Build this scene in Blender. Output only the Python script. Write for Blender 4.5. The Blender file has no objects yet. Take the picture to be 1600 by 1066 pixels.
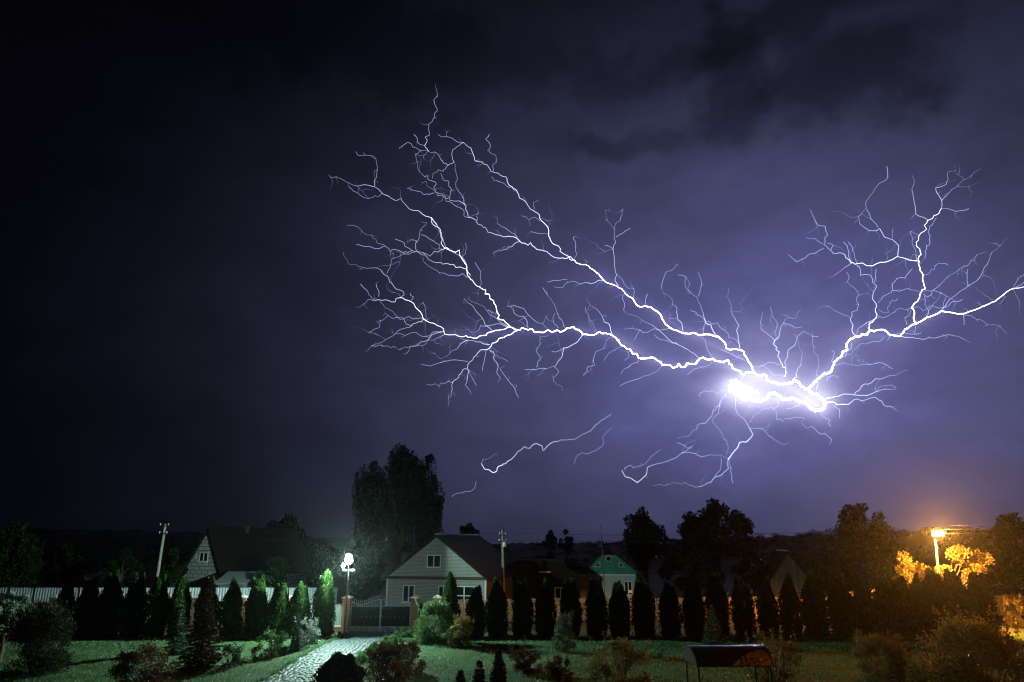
import bpy, math, random
import numpy as np
from mathutils import Vector, Matrix

R = math.radians
scene = bpy.context.scene
col = scene.collection

# ------------------------------------------------------------------ camera
CAM_H = 5.8
PITCH = R(16.15)
F = 1066.7
cd = bpy.data.cameras.new("camera")
cd.lens = 24.0
cd.sensor_width = 36.0
cd.clip_start = 0.1
cd.clip_end = 8000
cam = bpy.data.objects.new("camera", cd)
cam.location = (0, 0, CAM_H)
cam.rotation_euler = (R(90) + PITCH, 0, 0)
col.objects.link(cam)
scene.camera = cam
scene.view_settings.view_transform = 'Standard'
scene.view_settings.look = 'None'
scene.view_settings.exposure = 0.0
scene.view_settings.gamma = 1.0
scene.cycles.use_denoising = True
scene.cycles.filter_width = 1.15
scene.cycles.max_bounces = 6
scene.cycles.transparent_max_bounces = 8
scene.cycles.volume_bounces = 0
scene.cycles.volume_step_rate = 4.0
scene.cycles.sample_clamp_indirect = 4.0

WHITE_POWER = 64000.0      # white yard lamp, flood over the lawn (W)
WHITE_SIDE = 5400.0        # the smaller globe beside it
ORANGE_POWER = 210000.0     # sodium street lamp
HAZE = 0.00006
SKY = 0.87

CP, SP = math.cos(PITCH), math.sin(PITCH)


def ray(px, py):
    cx, cy = (px - 800) / F, (533 - py) / F
    return Vector((cx, CP - cy * SP, SP + cy * CP))


def at(px, py, D):
    r = ray(px, py)
    return Vector((0, 0, CAM_H)) + r * (D / r.y)


def zy(py, D):
    return at(800, py, D).z


def gx(px, D, z=0.0):
    return (px - 800) / F * (CP * D + SP * (z - CAM_H))


def mpp(D, z=0.0):
    return (CP * D + SP * (z - CAM_H)) / F


def gnd(px, py):
    r = ray(px, py)
    t = -CAM_H / r.z
    return Vector((r.x * t, r.y * t, 0))


def azel(px, py):
    r = ray(px, py).normalized()
    return math.atan2(r.x, r.y), math.asin(r.z)


# ------------------------------------------------------------------ world: storm sky lit from inside by the flash
world = bpy.data.worlds.new("World")
scene.world = world
world.use_nodes = True
WT = world.node_tree
WT.nodes.clear()


class N:
    """tiny expression wrapper over math nodes"""
    tree = WT

    def __init__(self, s):
        self.s = s

    @staticmethod
    def math(op, *a, clamp=False):
        n = N.tree.nodes.new('ShaderNodeMath')
        n.operation = op
        n.use_clamp = clamp
        for i, v in enumerate(a):
            if isinstance(v, N):
                N.tree.links.new(v.s, n.inputs[i])
            else:
                n.inputs[i].default_value = v
        return N(n.outputs[0])

    def __add__(self, o): return N.math('ADD', self, o)
    def __radd__(self, o): return N.math('ADD', o, self)
    def __sub__(self, o): return N.math('SUBTRACT', self, o)
    def __rsub__(self, o): return N.math('SUBTRACT', o, self)
    def __mul__(self, o): return N.math('MULTIPLY', self, o)
    def __rmul__(self, o): return N.math('MULTIPLY', o, self)
    def __truediv__(self, o): return N.math('DIVIDE', self, o)
    def __pow__(self, o): return N.math('POWER', self, o)
    def exp(self): return N.math('EXPONENT', self)


def vmath(op, *a, out=0):
    n = N.tree.nodes.new('ShaderNodeVectorMath')
    n.operation = op
    for i, v in enumerate(a):
        if v is None:
            continue
        if op == 'SCALE' and i == 1:
            i = 3
        if isinstance(v, N):
            N.tree.links.new(v.s, n.inputs[i])
        else:
            n.inputs[i].default_value = v
    return N(n.outputs[out])


tc = WT.nodes.new('ShaderNodeTexCoord')
DIR = vmath('NORMALIZE', N(tc.outputs['Generated']))
sx = WT.nodes.new('ShaderNodeSeparateXYZ')
WT.links.new(DIR.s, sx.inputs[0])
AZ = N.math('ARCTAN2', N(sx.outputs[0]), N(sx.outputs[1]))
EL = N.math('ARCSINE', N(sx.outputs[2]))


def wnoise(scale, detail, rough, stretch=(1, 1, 1), off=(0, 0, 0), dist=0.0):
    m = WT.nodes.new('ShaderNodeMapping')
    m.inputs['Scale'].default_value = stretch
    m.inputs['Location'].default_value = off
    WT.links.new(DIR.s, m.inputs[0])
    n = WT.nodes.new('ShaderNodeTexNoise')
    n.inputs['Scale'].default_value = scale
    n.inputs['Detail'].default_value = detail
    n.inputs['Roughness'].default_value = rough
    n.inputs['Distortion'].default_value = dist
    WT.links.new(m.outputs[0], n.inputs['Vector'])
    return N(n.outputs[0])


n_big = wnoise(3.2, 5, 0.55, (1, 1, 1.8), (3.1, 0.4, 1.0), 0.3)
n_mid = wnoise(9.0, 6, 0.6, (1, 1, 1.7), (0.2, 7.7, 2.0), 0.4)
n_warp = wnoise(6.0, 4, 0.6, (1, 1, 1), (5.0, 1.0, 0.0))
n_warp2 = wnoise(6.0, 4, 0.6, (1, 1, 1), (1.0, 9.0, 4.0))


def blob(px, py, wpx, hpx, power=1.0, warp=0.0):
    a, e = azel(px, py)
    a1, _ = azel(px + wpx / 2, py)
    a0, _ = azel(px - wpx / 2, py)
    _, e1 = azel(px, py - hpx / 2)
    _, e0 = azel(px, py + hpx / 2)
    azq, elq = AZ, EL
    if warp:
        azq = AZ + (n_warp - 0.5) * warp
        elq = EL + (n_warp2 - 0.5) * warp
    u = (azq - a) / abs(a1 - a0)
    v = (elq - e) / abs(e1 - e0)
    r2 = u * u + v * v
    if power != 1.0:
        r2 = r2 ** power
    return (r2 * -1.0).exp()


glow = (0.62 * blob(1163, 611, 40, 24) + 0.55 * blob(1277, 625, 32, 22) + 0.32 * blob(1222, 612, 95, 36) + 0.26 * blob(1200, 600, 150, 88, 0.75)
        + 0.20 * blob(1190, 560, 430, 260, 0.85)
        + 0.080 * blob(1200, 500, 640, 360, 1.0)
        + 0.012 * blob(760, 560, 360, 330, 1.0)
        + 0.024 * blob(1150, 330, 560, 320, 1.0)
        + 0.055 * blob(1330, 720, 640, 170, 1.0)
        + 0.0022)
clouds = (0.50 + 1.0 * n_big) * (0.66 + 0.68 * n_mid)


def cloudmass(b_, k_):
    m_ = N.math('MULTIPLY', (b_ + (n_mid - 0.5) * 1.5 + (n_fine - 0.5) * 0.5) - 0.30, 1.9, clamp=True)
    return 1.0 - m_ * b_ ** 0.5 * k_


n_fine = wnoise(24.0, 5, 0.6, (1, 1, 1.4), (2.2, 3.3, 9.0), 0.3)
darkc = cloudmass(blob(1135, 120, 85, 130, 1.5, 0.2), 0.5) * cloudmass(blob(1330, 120, 210, 95, 1.5, 0.2), 0.56) \
    * cloudmass(blob(960, 215, 150, 42, 1.3, 0.2), 0.4) * cloudmass(blob(1230, 20, 380, 70, 1.3, 0.2), 0.5) * cloudmass(blob(640, 90, 420, 110, 1.3, 0.3), 0.4)
# glow that the hot channel throws on the cloud right beside it
SEGS = [((700, 522), (905, 515), 0.45), ((905, 515), (960, 525), 0.7), ((960, 525), (1020, 565), 0.8), ((1020, 565), (1070, 572), 0.8),
        ((1070, 572), (1115, 560), 0.9), ((1115, 560), (1160, 585), 1.2), ((1160, 585), (1225, 600), 1.7),
        ((1225, 600), (1285, 640), 2.0), ((1140, 600), (1175, 622), 2.0), ((1175, 622), (1265, 625), 1.8),
        ((1265, 610), (1300, 575), 1.0), ((1300, 575), (1340, 525), 0.8), ((1340, 525), (1405, 525), 0.6),
        ((1405, 525), (1470, 490), 0.45), ((940, 430), (1010, 480), 0.45), ((1010, 480), (1075, 520), 0.55), ((1075, 520), (1160, 560), 0.7)]
q = WT.nodes.new('ShaderNodeCombineXYZ')
WT.links.new(AZ.s, q.inputs[0])
WT.links.new(EL.s, q.inputs[1])
Q = N(q.outputs[0])
chan = None
for p0, p1, w in SEGS:
    a = Vector((*azel(*p0), 0))
    b = Vector((*azel(*p1), 0))
    ba = b - a
    pa = vmath('SUBTRACT', Q, tuple(a))
    h = N.math('MULTIPLY', vmath('DOT_PRODUCT', pa, tuple(ba), out=1), 1.0 / ba.length_squared, clamp=True)
    d = vmath('LENGTH', vmath('SUBTRACT', pa, vmath('SCALE', N(WT.nodes.new('ShaderNodeCombineXYZ').outputs[0]), 1.0) if False else vmath('MULTIPLY', tuple(ba), h)), out=1)
    g = w * (d * (-1.0 / (0.0065 + 0.0035 * w))).exp()
    chan = g if chan is None else N.math('MAXIMUM', chan, g)
total = (glow * clouds * darkc + 0.27 * chan) * SKY

# colour: blue violet in the faint parts, paler where the cloud is hot
ramp = WT.nodes.new('ShaderNodeValToRGB')
els = ramp.color_ramp.elements
els[0].position, els[0].color = 0.0, (0.42, 0.47, 0.95, 1)
els[1].position, els[1].color = 1.0, (0.72, 0.70, 1.0, 1)
e = els.new(0.25)
e.color = (0.365, 0.375, 1.0, 1)
WT.links.new(total.s, ramp.inputs[0])
below = WT.nodes.new('ShaderNodeMath')      # no light from under the horizon
below.operation = 'GREATER_THAN'
below.inputs[1].default_value = -0.02
WT.links.new(sx.outputs[2], below.inputs[0])
stg = total * N(below.outputs[0])
bgn = WT.nodes.new('ShaderNodeBackground')
WT.links.new(ramp.outputs[0], bgn.inputs[0])
WT.links.new(stg.s, bgn.inputs[1])
wo = WT.nodes.new('ShaderNodeOutputWorld')
WT.links.new(bgn.outputs[0], wo.inputs[0])
world.cycles.sampling_method = 'MANUAL'
world.cycles.sample_map_resolution = 512

# ------------------------------------------------------------------ materials
MATS = {}


def nt(name):
    m = bpy.data.materials.new(name)
    m.use_nodes = True
    t = m.node_tree
    b = t.nodes['Principled BSDF']
    return m, t, b


def tex(t, kind, coord='Object', **kw):
    n = t.nodes.new(kind)
    c = t.nodes.new('ShaderNodeTexCoord')
    t.links.new(c.outputs[coord], n.inputs['Vector'])
    for k, v in kw.items():
        n.inputs[k].default_value = v
    return n


def mix_col(t, fac, a, b):
    n = t.nodes.new('ShaderNodeMix')
    n.data_type = 'RGBA'
    for sock, v in ((n.inputs[0], fac), (n.inputs[6], a), (n.inputs[7], b)):
        if hasattr(v, 'is_output'):
            t.links.new(v, sock)
        elif isinstance(v, (int, float)):
            sock.default_value = v
        else:
            sock.default_value = (*v, 1)
    return n.outputs[2]


def bump(t, b, h, strength=0.4, dist=0.02):
    n = t.nodes.new('ShaderNodeBump')
    n.inputs['Strength'].default_value = strength
    n.inputs['Distance'].default_value = dist
    t.links.new(h, n.inputs['Height'])
    t.links.new(n.outputs[0], b.inputs['Normal'])


def plain(name, c, rough=0.6, metal=0.0, var=0.25, scale=6.0, spec=0.5, bstr=0.2):
    m, t, b = nt(name)
    n = tex(t, 'ShaderNodeTexNoise', Scale=scale, Detail=6.0, Roughness=0.65)
    lo = tuple(v * (1 - var) for v in c)
    hi = tuple(min(1, v * (1 + var)) for v in c)
    t.links.new(mix_col(t, n.outputs[0], lo, hi), b.inputs['Base Color'])
    b.inputs['Roughness'].default_value = rough
    b.inputs['Metallic'].default_value = metal
    b.inputs['Specular IOR Level'].default_value = spec
    if bstr:
        bump(t, b, n.outputs[0], bstr, 0.01)
    MATS[name] = m
    return m


def foliage(name, dark, light, trans=0.3, rough=0.55, scale=2.5, spec=0.3):
    m, t, b = nt(name)
    n = tex(t, 'ShaderNodeTexNoise', Scale=scale, Detail=4.0, Roughness=0.7)
    oi = t.nodes.new('ShaderNodeNewGeometry')
    ad = t.nodes.new('ShaderNodeMath')
    ad.operation = 'MULTIPLY_ADD'
    t.links.new(oi.outputs['Random Per Island'], ad.inputs[0])
    ad.inputs[1].default_value = 0.7
    mm = t.nodes.new('ShaderNodeMath')
    mm.operation = 'MULTIPLY_ADD'
    t.links.new(n.outputs[0], mm.inputs[0])
    mm.inputs[1].default_value = 1.2
    mm.inputs[2].default_value = -0.45
    t.links.new(mm.outputs[0], ad.inputs[2])
    ad.use_clamp = True
    c = mix_col(t, ad.outputs[0], dark, light)
    t.links.new(c, b.inputs['Base Color'])
    b.inputs['Roughness'].default_value = rough
    b.inputs['Specular IOR Level'].default_value = spec
    tr = t.nodes.new('ShaderNodeBsdfTranslucent')
    t.links.new(c, tr.inputs[0])
    mx = t.nodes.new('ShaderNodeMixShader')
    mx.inputs[0].default_value = trans
    t.links.new(b.outputs[0], mx.inputs[1])
    t.links.new(tr.outputs[0], mx.inputs[2])
    t.links.new(mx.outputs[0], t.nodes['Material Output'].inputs[0])
    MATS[name] = m
    return m


def brick(name, c1, c2, mortar, scale=1.0, bw=0.25, bh=0.077, ms=0.012, offs=0.5, axis='xz', rough=0.8):
    m, t, b = nt(name)
    c = t.nodes.new('ShaderNodeTexCoord')
    s = t.nodes.new('ShaderNodeSeparateXYZ')
    t.links.new(c.outputs['Object'], s.inputs[0])
    su = t.nodes.new('ShaderNodeMath')
    su.operation = 'ADD'
    t.links.new(s.outputs[0], su.inputs[0])
    t.links.new(s.outputs[1], su.inputs[1])
    cb = t.nodes.new('ShaderNodeCombineXYZ')
    t.links.new(su.outputs[0], cb.inputs[0])
    t.links.new(s.outputs[2], cb.inputs[1])
    br = t.nodes.new('ShaderNodeTexBrick')
    br.offset = offs
    t.links.new(cb.outputs[0], br.inputs['Vector'])
    br.inputs['Color1'].default_value = (*c1, 1)
    br.inputs['Color2'].default_value = (*c2, 1)
    br.inputs['Mortar'].default_value = (*mortar, 1)
    br.inputs['Scale'].default_value = scale
    br.inputs['Mortar Size'].default_value = ms
    br.inputs['Mortar Smooth'].default_value = 0.1
    br.inputs['Brick Width'].default_value = bw
    br.inputs['Row Height'].default_value = bh
    n = tex(t, 'ShaderNodeTexNoise', Scale=3.0, Detail=5.0)
    mul = t.nodes.new('ShaderNodeMix')
    mul.data_type = 'RGBA'
    mul.blend_type = 'MULTIPLY'
    mul.inputs[0].default_value = 0.3
    t.links.new(br.outputs[0], mul.inputs[6])
    t.links.new(n.outputs[0], mul.inputs[7])
    t.links.new(mul.outputs[2], b.inputs['Base Color'])
    b.inputs['Roughness'].default_value = rough
    inv = t.nodes.new('ShaderNodeMath')
    inv.operation = 'SUBTRACT'
    inv.inputs[0].default_value = 1.0
    t.links.new(br.outputs['Fac'], inv.inputs[1])
    bump(t, b, inv.outputs[0], 0.6, 0.015)
    MATS[name] = m
    return m


def emis(name, c, s, sample=True):
    m, t, b = nt(name)
    b.inputs['Base Color'].default_value = (0.8, 0.8, 0.8, 1)
    b.inputs['Emission Color'].default_value = (*c, 1)
    b.inputs['Emission Strength'].default_value = s
    if not sample:
        m.cycles.emission_sampling = 'NONE'
    MATS[name] = m
    return m


foliage('thuja_leaf', (0.012, 0.030, 0.008), (0.052, 0.112, 0.024), 0.22, spec=0.1)
foliage('tree_leaf', (0.012, 0.024, 0.008), (0.035, 0.060, 0.020), 0.25, spec=0.1)
foliage('birch_leaf', (0.010, 0.018, 0.007), (0.026, 0.042, 0.016), 0.25, spec=0.05)
foliage('spruce_green', (0.020, 0.050, 0.026), (0.060, 0.120, 0.060), 0.12)
foliage('spruce_brown_lit', (0.030, 0.016, 0.009), (0.075, 0.038, 0.020), 0.10, spec=0.1)  # brown carries warm light from behind the camera in the needle colour
foliage('pine_needle', (0.012, 0.022, 0.012), (0.035, 0.050, 0.028), 0.08, spec=0.1)
foliage('silver_leaf', (0.16, 0.25, 0.21), (0.34, 0.48, 0.41), 0.25)
foliage('copper_lit_leaf', (0.036, 0.014, 0.007), (0.105, 0.046, 0.020), 0.35)  # copper tint stands in for warm light from behind the camera
foliage('yellow_lit_leaf', (0.090, 0.070, 0.018), (0.22, 0.16, 0.040), 0.4, spec=0.5)  # yellow leaves; on lamp-side plants the tint stands for orange lamp light
foliage('green_leaf', (0.030, 0.065, 0.018), (0.080, 0.150, 0.045), 0.35)
foliage('pale_leaf', (0.10, 0.12, 0.09), (0.26, 0.27, 0.24), 0.25)
foliage('grass_blade', (0.085, 0.155, 0.070), (0.19, 0.30, 0.15), 0.35)
plain('bark', (0.09, 0.065, 0.045), 0.9, var=0.5, scale=9)
plain('soil', (0.05, 0.045, 0.030), 0.95, var=0.4, scale=1.5)
plain('turf', (0.050, 0.085, 0.034), 0.95, var=0.45, scale=1.3, spec=0.1)
plain('asphalt', (0.05, 0.05, 0.052), 0.8, var=0.25, scale=30)
plain('dark_iron', (0.03, 0.03, 0.032), 0.45, 0.6, var=0.3)
plain('gate_iron', (0.20, 0.22, 0.23), 0.5, 0.3, var=0.2)
plain('gate_sheet', (0.005, 0.0075, 0.007), 0.6, 0.0, var=0.25, spec=0.15)
plain('fence_sheet', (0.20, 0.23, 0.20), 0.5, 0.1, var=0.15)
plain('white_sheet', (0.42, 0.46, 0.52), 0.5, 0.1, var=0.12, scale=1.2)
plain('cap_stone', (0.50, 0.40, 0.34), 0.7, var=0.2)
plain('concrete', (0.30, 0.30, 0.28), 0.85, var=0.25, scale=5)
plain('pole_steel', (0.13, 0.135, 0.11), 0.5, 0.3, var=0.2)
plain('porcelain', (0.7, 0.7, 0.68), 0.3, var=0.05)
plain('roof_dark', (0.016, 0.012, 0.012), 0.85, var=0.35, scale=3, spec=0.15)
plain('roof_red', (0.035, 0.018, 0.014), 0.85, var=0.35, scale=3, spec=0.15)
plain('ridge_metal', (0.35, 0.33, 0.32), 0.45, 0.4, var=0.15)
plain('white_frame', (0.72, 0.73, 0.73), 0.45, var=0.06)
plain('plaster', (0.52, 0.54, 0.53), 0.85, var=0.12, scale=2)
plain('yellow_paint', (0.55, 0.48, 0.16), 0.6, var=0.15)
plain('dark_timber', (0.013, 0.010, 0.008), 0.85, var=0.4, spec=0.2)
plain('brown_trim', (0.055, 0.028, 0.020), 0.7, var=0.25)
plain('hill_soil', (0.010, 0.012, 0.008), 0.95, var=0.3, scale=0.05)
plain('lamp_metal', (0.55, 0.56, 0.56), 0.4, 0.3, var=0.08)
brick('red_brick', (0.26, 0.072, 0.032), (0.16, 0.044, 0.020), (0.19, 0.15, 0.12), bw=0.25, bh=0.09, ms=0.016)
brick('white_brick', (0.52, 0.53, 0.51), (0.45, 0.46, 0.44), (0.20, 0.20, 0.20), bw=0.26, bh=0.10, ms=0.014)
brick('grey_block', (0.60, 0.60, 0.595), (0.47, 0.47, 0.465), (0.10, 0.10, 0.10), bw=0.62, bh=0.32, ms=0.03)

# glass
m, t, b = nt('dark_glass')
b.inputs['Base Color'].default_value = (0.012, 0.014, 0.018, 1)
b.inputs['Roughness'].default_value = 0.06
gn = tex(t, 'ShaderNodeTexNoise', Scale=1.5, Detail=2.0)
bump(t, b, gn.outputs[0], 0.05, 0.02)
MATS['dark_glass'] = m


def boards(name, c, width, diag=0.0, rough=0.8, var=0.35):
    """painted or weathered boards: stripes along a direction of the local xz plane"""
    m, t, b = nt(name)
    co = t.nodes.new('ShaderNodeTexCoord')
    s = t.nodes.new('ShaderNodeSeparateXYZ')
    t.links.new(co.outputs['Object'], s.inputs[0])
    ab = t.nodes.new('ShaderNodeMath')
    ab.operation = 'ABSOLUTE'
    t.links.new(s.outputs[0], ab.inputs[0])
    a = t.nodes.new('ShaderNodeMath')
    a.operation = 'MULTIPLY_ADD'
    t.links.new(s.outputs[2], a.inputs[0])
    a.inputs[1].default_value = diag
    t.links.new(ab.outputs[0] if diag else s.outputs[0], a.inputs[2])
    d = t.nodes.new('ShaderNodeMath')
    d.operation = 'DIVIDE'
    t.links.new(a.outputs[0], d.inputs[0])
    d.inputs[1].default_value = width
    fl = t.nodes.new('ShaderNodeMath')
    fl.operation = 'FLOOR'
    t.links.new(d.outputs[0], fl.inputs[0])
    fr = t.nodes.new('ShaderNodeMath')
    fr.operation = 'FRACT'
    t.links.new(d.outputs[0], fr.inputs[0])
    gap = t.nodes.new('ShaderNodeMath')
    gap.operation = 'GREATER_THAN'
    t.links.new(fr.outputs[0], gap.inputs[0])
    gap.inputs[1].default_value = 0.12
    wn = t.nodes.new('ShaderNodeTexWhiteNoise')
    wn.noise_dimensions = '1D'
    t.links.new(fl.outputs[0], wn.inputs['W'])
    n = tex(t, 'ShaderNodeTexNoise', Scale=5.0, Detail=6.0)
    ave = t.nodes.new('ShaderNodeMath')
    ave.operation = 'MULTIPLY_ADD'
    t.links.new(wn.outputs[0], ave.inputs[0])
    ave.inputs[1].default_value = 0.6
    hf = t.nodes.new('ShaderNodeMath')
    hf.operation = 'MULTIPLY'
    t.links.new(n.outputs[0], hf.inputs[0])
    hf.inputs[1].default_value = 0.5
    t.links.new(hf.outputs[0], ave.inputs[2])
    c0 = mix_col(t, ave.outputs[0], tuple(v * (1 - var) for v in c), tuple(v * (1 + var) for v in c))
    c1 = mix_col(t, gap.outputs[0], tuple(v * 0.3 for v in c), c0)
    t.links.new(c1, b.inputs['Base Color'])
    b.inputs['Roughness'].default_value = rough
    bump(t, b, gap.outputs[0], 0.4, 0.01)
    MATS[name] = m
    return m


boards('green_boards', (0.045, 0.26, 0.22), 0.16, 0.8)
boards('grey_boards', (0.20, 0.17, 0.14), 0.17)
boards('picket_wood', (0.42, 0.28, 0.16), 0.12)

# path stone: wet cobbles
m, t, b = nt('wet_cobble')
at1 = t.nodes.new('ShaderNodeAttribute')
at1.attribute_name = 'stone'
at2 = t.nodes.new('ShaderNodeAttribute')
at2.attribute_name = 'joint'
n = tex(t, 'ShaderNodeTexNoise', Scale=14.0, Detail=6.0)
cst = mix_col(t, at1.outputs['Fac'], (0.024, 0.030, 0.036), (0.066, 0.078, 0.090))
cst2 = mix_col(t, n.outputs[0], (0.014, 0.018, 0.022), cst)
t.links.new(mix_col(t, at2.outputs['Fac'], cst2, (0.006, 0.006, 0.006)), b.inputs['Base Color'])
b.inputs['Roughness'].default_value = 0.62
b.inputs['Specular IOR Level'].default_value = 0.12
bump(t, b, n.outputs[0], 0.5, 0.01)
MATS['wet_cobble'] = m

# polycarbonate canopy
m, t, b = nt('canopy_sheet')
n = tex(t, 'ShaderNodeTexNoise', Scale=3.0, Detail=4.0)
c = mix_col(t, n.outputs[0], (0.17, 0.085, 0.04), (0.26, 0.14, 0.07))
t.links.new(c, b.inputs['Base Color'])
b.inputs['Roughness'].default_value = 0.3
b.inputs['Coat Weight'].default_value = 0.8
b.inputs['Coat Roughness'].default_value = 0.12
tr = t.nodes.new('ShaderNodeBsdfTranslucent')
t.links.new(c, tr.inputs[0])
mx = t.nodes.new('ShaderNodeMixShader')
mx.inputs[0].default_value = 0.55
t.links.new(b.outputs[0], mx.inputs[1])
t.links.new(tr.outputs[0], mx.inputs[2])
t.links.new(mx.outputs[0], t.nodes['Material Output'].inputs[0])
MATS['canopy_sheet'] = m

emis('white_lamp', (0.80, 1.0, 0.97), 60.0, False)
emis('white_lamp_dim', (0.80, 1.0, 0.97), 7.0, False)
emis('sodium_lamp', (1.0, 0.60, 0.18), 60.0, False)
for nm, c in (('hot_channel', (0.80, 0.80, 1.0)), ('bolt_branch', (0.60, 0.64, 1.0)), ('bolt_thread', (0.46, 0.52, 1.0))):
    m, t, b = nt(nm)       # plasma: brightness follows the current carried by each stretch
    t.nodes.remove(b)
    em = t.nodes.new('ShaderNodeEmission')
    em.inputs[0].default_value = (*c, 1)
    ca = t.nodes.new('ShaderNodeAttribute')
    ca.attribute_name = 'current'
    t.links.new(ca.outputs['Fac'], em.inputs[1])
    ad = t.nodes.new('ShaderNodeAddShader')
    t.links.new(em.outputs[0], ad.inputs[0])
    t.links.new(t.nodes.new('ShaderNodeBsdfTransparent').outputs[0], ad.inputs[1])
    t.links.new(ad.outputs[0], t.nodes['Material Output'].inputs[0])
    m.cycles.emission_sampling = 'NONE'
    MATS[nm] = m
emis('window_glow', (1.0, 0.30, 0.14), 0.5, False)


# ------------------------------------------------------------------ mesh helpers
class MB:
    def __init__(self):
        self.v, self.f = [], []

    def add(self, vs, fs):
        o = len(self.v)
        self.v += [tuple(p) for p in vs]
        self.f += [tuple(i + o for i in f) for f in fs]
        return self

    def box(self, x0, x1, y0, y1, z0, z1):
        return self.add([(x0, y0, z0), (x1, y0, z0), (x1, y1, z0), (x0, y1, z0), (x0, y0, z1), (x1, y0, z1), (x1, y1, z1), (x0, y1, z1)],
                        [(0, 3, 2, 1), (4, 5, 6, 7), (0, 1, 5, 4), (1, 2, 6, 5), (2, 3, 7, 6), (3, 0, 4, 7)])

    def tube(self, pts, rad, seg=6, cap=True):
        pts = [Vector(p) for p in pts]
        n = len(pts)
        rs = rad if isinstance(rad, (list, tuple)) else [rad] * n
        base = len(self.v)
        up = Vector((0.123, 0.31, 1)).normalized()
        for i, p in enumerate(pts):
            d = (pts[min(i + 1, n - 1)] - pts[max(i - 1, 0)])
            if d.length < 1e-9:
                d = Vector((0, 0, 1))
            d.normalize()
            s = d.cross(up)
            if s.length < 0.05:
                s = d.cross(Vector((1, 0.2, 0)))
            s.normalize()
            w = s.cross(d)
            for k in range(seg):
                a = 2 * math.pi * k / seg
                q_ = p + (s * math.cos(a) + w * math.sin(a)) * rs[i]
                self.v.append(tuple(q_))
        for i in range(n - 1):
            for k in range(seg):
                a = base + i * seg + k
                b_ = base + i * seg + (k + 1) % seg
                self.f.append((a, b_, b_ + seg, a + seg))
        if cap:
            self.f.append(tuple(base + k for k in range(seg))[::-1])
            self.f.append(tuple(base + (n - 1) * seg + k for k in range(seg)))
        return self

    def lathe(self, prof, seg=16, c=(0, 0, 0), axis='z'):
        base = len(self.v)
        for r, z in prof:
            for k in range(seg):
                a = 2 * math.pi * k / seg
                if axis == 'z':
                    p = (c[0] + r * math.cos(a), c[1] + r * math.sin(a), c[2] + z)
                else:
                    p = (c[0] + r * math.cos(a), c[1] - z, c[2] + r * math.sin(a))
                self.v.append(p)
        for i in range(len(prof) - 1):
            for k in range(seg):
                a = base + i * seg + k
                b_ = base + i * seg + (k + 1) % seg
                self.f.append((a, b_, b_ + seg, a + seg))
        self.f.append(tuple(base + k for k in range(seg))[::-1])
        self.f.append(tuple(base + (len(prof) - 1) * seg + k for k in range(seg)))
        return self

    def prism(self, poly, y0, y1):
        """closed polygon in xz, extruded along y"""
        n = len(poly)
        vs = [(x, y0, z) for x, z in poly] + [(x, y1, z) for x, z in poly]
        fs = [tuple(range(n)), tuple(range(2 * n - 1, n - 1, -1))]
        fs += [(i, i + n, (i + 1) % n + n, (i + 1) % n) for i in range(n)]
        return self.add(vs, fs)

    def build(self, name, mat, parent=None, loc=None, smooth=False):
        me = bpy.data.meshes.new(name)
        me.from_pydata(self.v, [], self.f)
        if getattr(self, 'cur', None):
            me.attributes.new('current', 'FLOAT', 'POINT').data.foreach_set('value', self.cur)
        me.materials.append(MATS[mat])
        if smooth:
            me.polygons.foreach_set('use_smooth', [True] * len(me.polygons))
        me.update()
        return link(name, me, parent, loc)


def link(name, me, parent=None, loc=None):
    o = bpy.data.objects.new(name, me)
    col.objects.link(o)
    if parent is not None:
        o.parent = parent
    if loc is not None:
        o.location = loc
    return o


def tag(o, label, cat, group=None):
    o['label'] = label
    o['category'] = cat
    if group:
        o['group'] = group
    return o


def thing(name, label, cat, loc=(0, 0, 0), rz=0.0, group=None):
    o = bpy.data.objects.new(name, None)
    o.empty_display_size = 0.2
    col.objects.link(o)
    o.location = loc
    o.rotation_euler = (0, 0, rz)
    return tag(o, label, cat, group)


def struct(o, kind='structure'):
    o['kind'] = kind
    return o


def dup(root, label, loc, rz=0.0, sc=(1, 1, 1)):
    r = root.copy()
    col.objects.link(r)
    r.location, r.rotation_euler, r.scale = loc, (0, 0, rz), sc
    r['label'] = label
    for ch in list(root.children):
        c = ch.copy()
        col.objects.link(c)
        c.parent = r
        for g in list(ch.children):
            d_ = g.copy()
            col.objects.link(d_)
            d_.parent = c
    return r


def quad_mesh(name, V, mat, parent=None, loc=None, extra=None):
    """V: (n,4,3) array of quads; extra: optional (verts, faces) appended"""
    n = len(V)
    vs = V.reshape(-1, 3)
    ev, ef = extra if extra else ([], [])
    me = bpy.data.meshes.new(name)
    nv = len(vs) + len(ev)
    allv = np.concatenate([vs, np.array(ev, float).reshape(-1, 3)]) if len(ev) else vs
    me.vertices.add(nv)
    me.vertices.foreach_set('co', allv.astype(np.float32).ravel())
    li = list(range(4 * n))
    starts = list(range(0, 4 * n, 4))
    tot = [4] * n
    for f in ef:
        starts.append(len(li))
        tot.append(len(f))
        li += [i + 4 * n for i in f]
    me.loops.add(len(li))
    me.loops.foreach_set('vertex_index', li)
    me.polygons.add(len(starts))
    me.polygons.foreach_set('loop_start', starts)
    me.polygons.foreach_set('loop_total', tot)
    me.materials.append(MATS[mat])
    me.update(calc_edges=True)
    me.validate()
    return link(name, me, parent, loc)


def unit(a):
    return a / np.maximum(np.linalg.norm(a, axis=1, keepdims=True), 1e-9)


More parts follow.
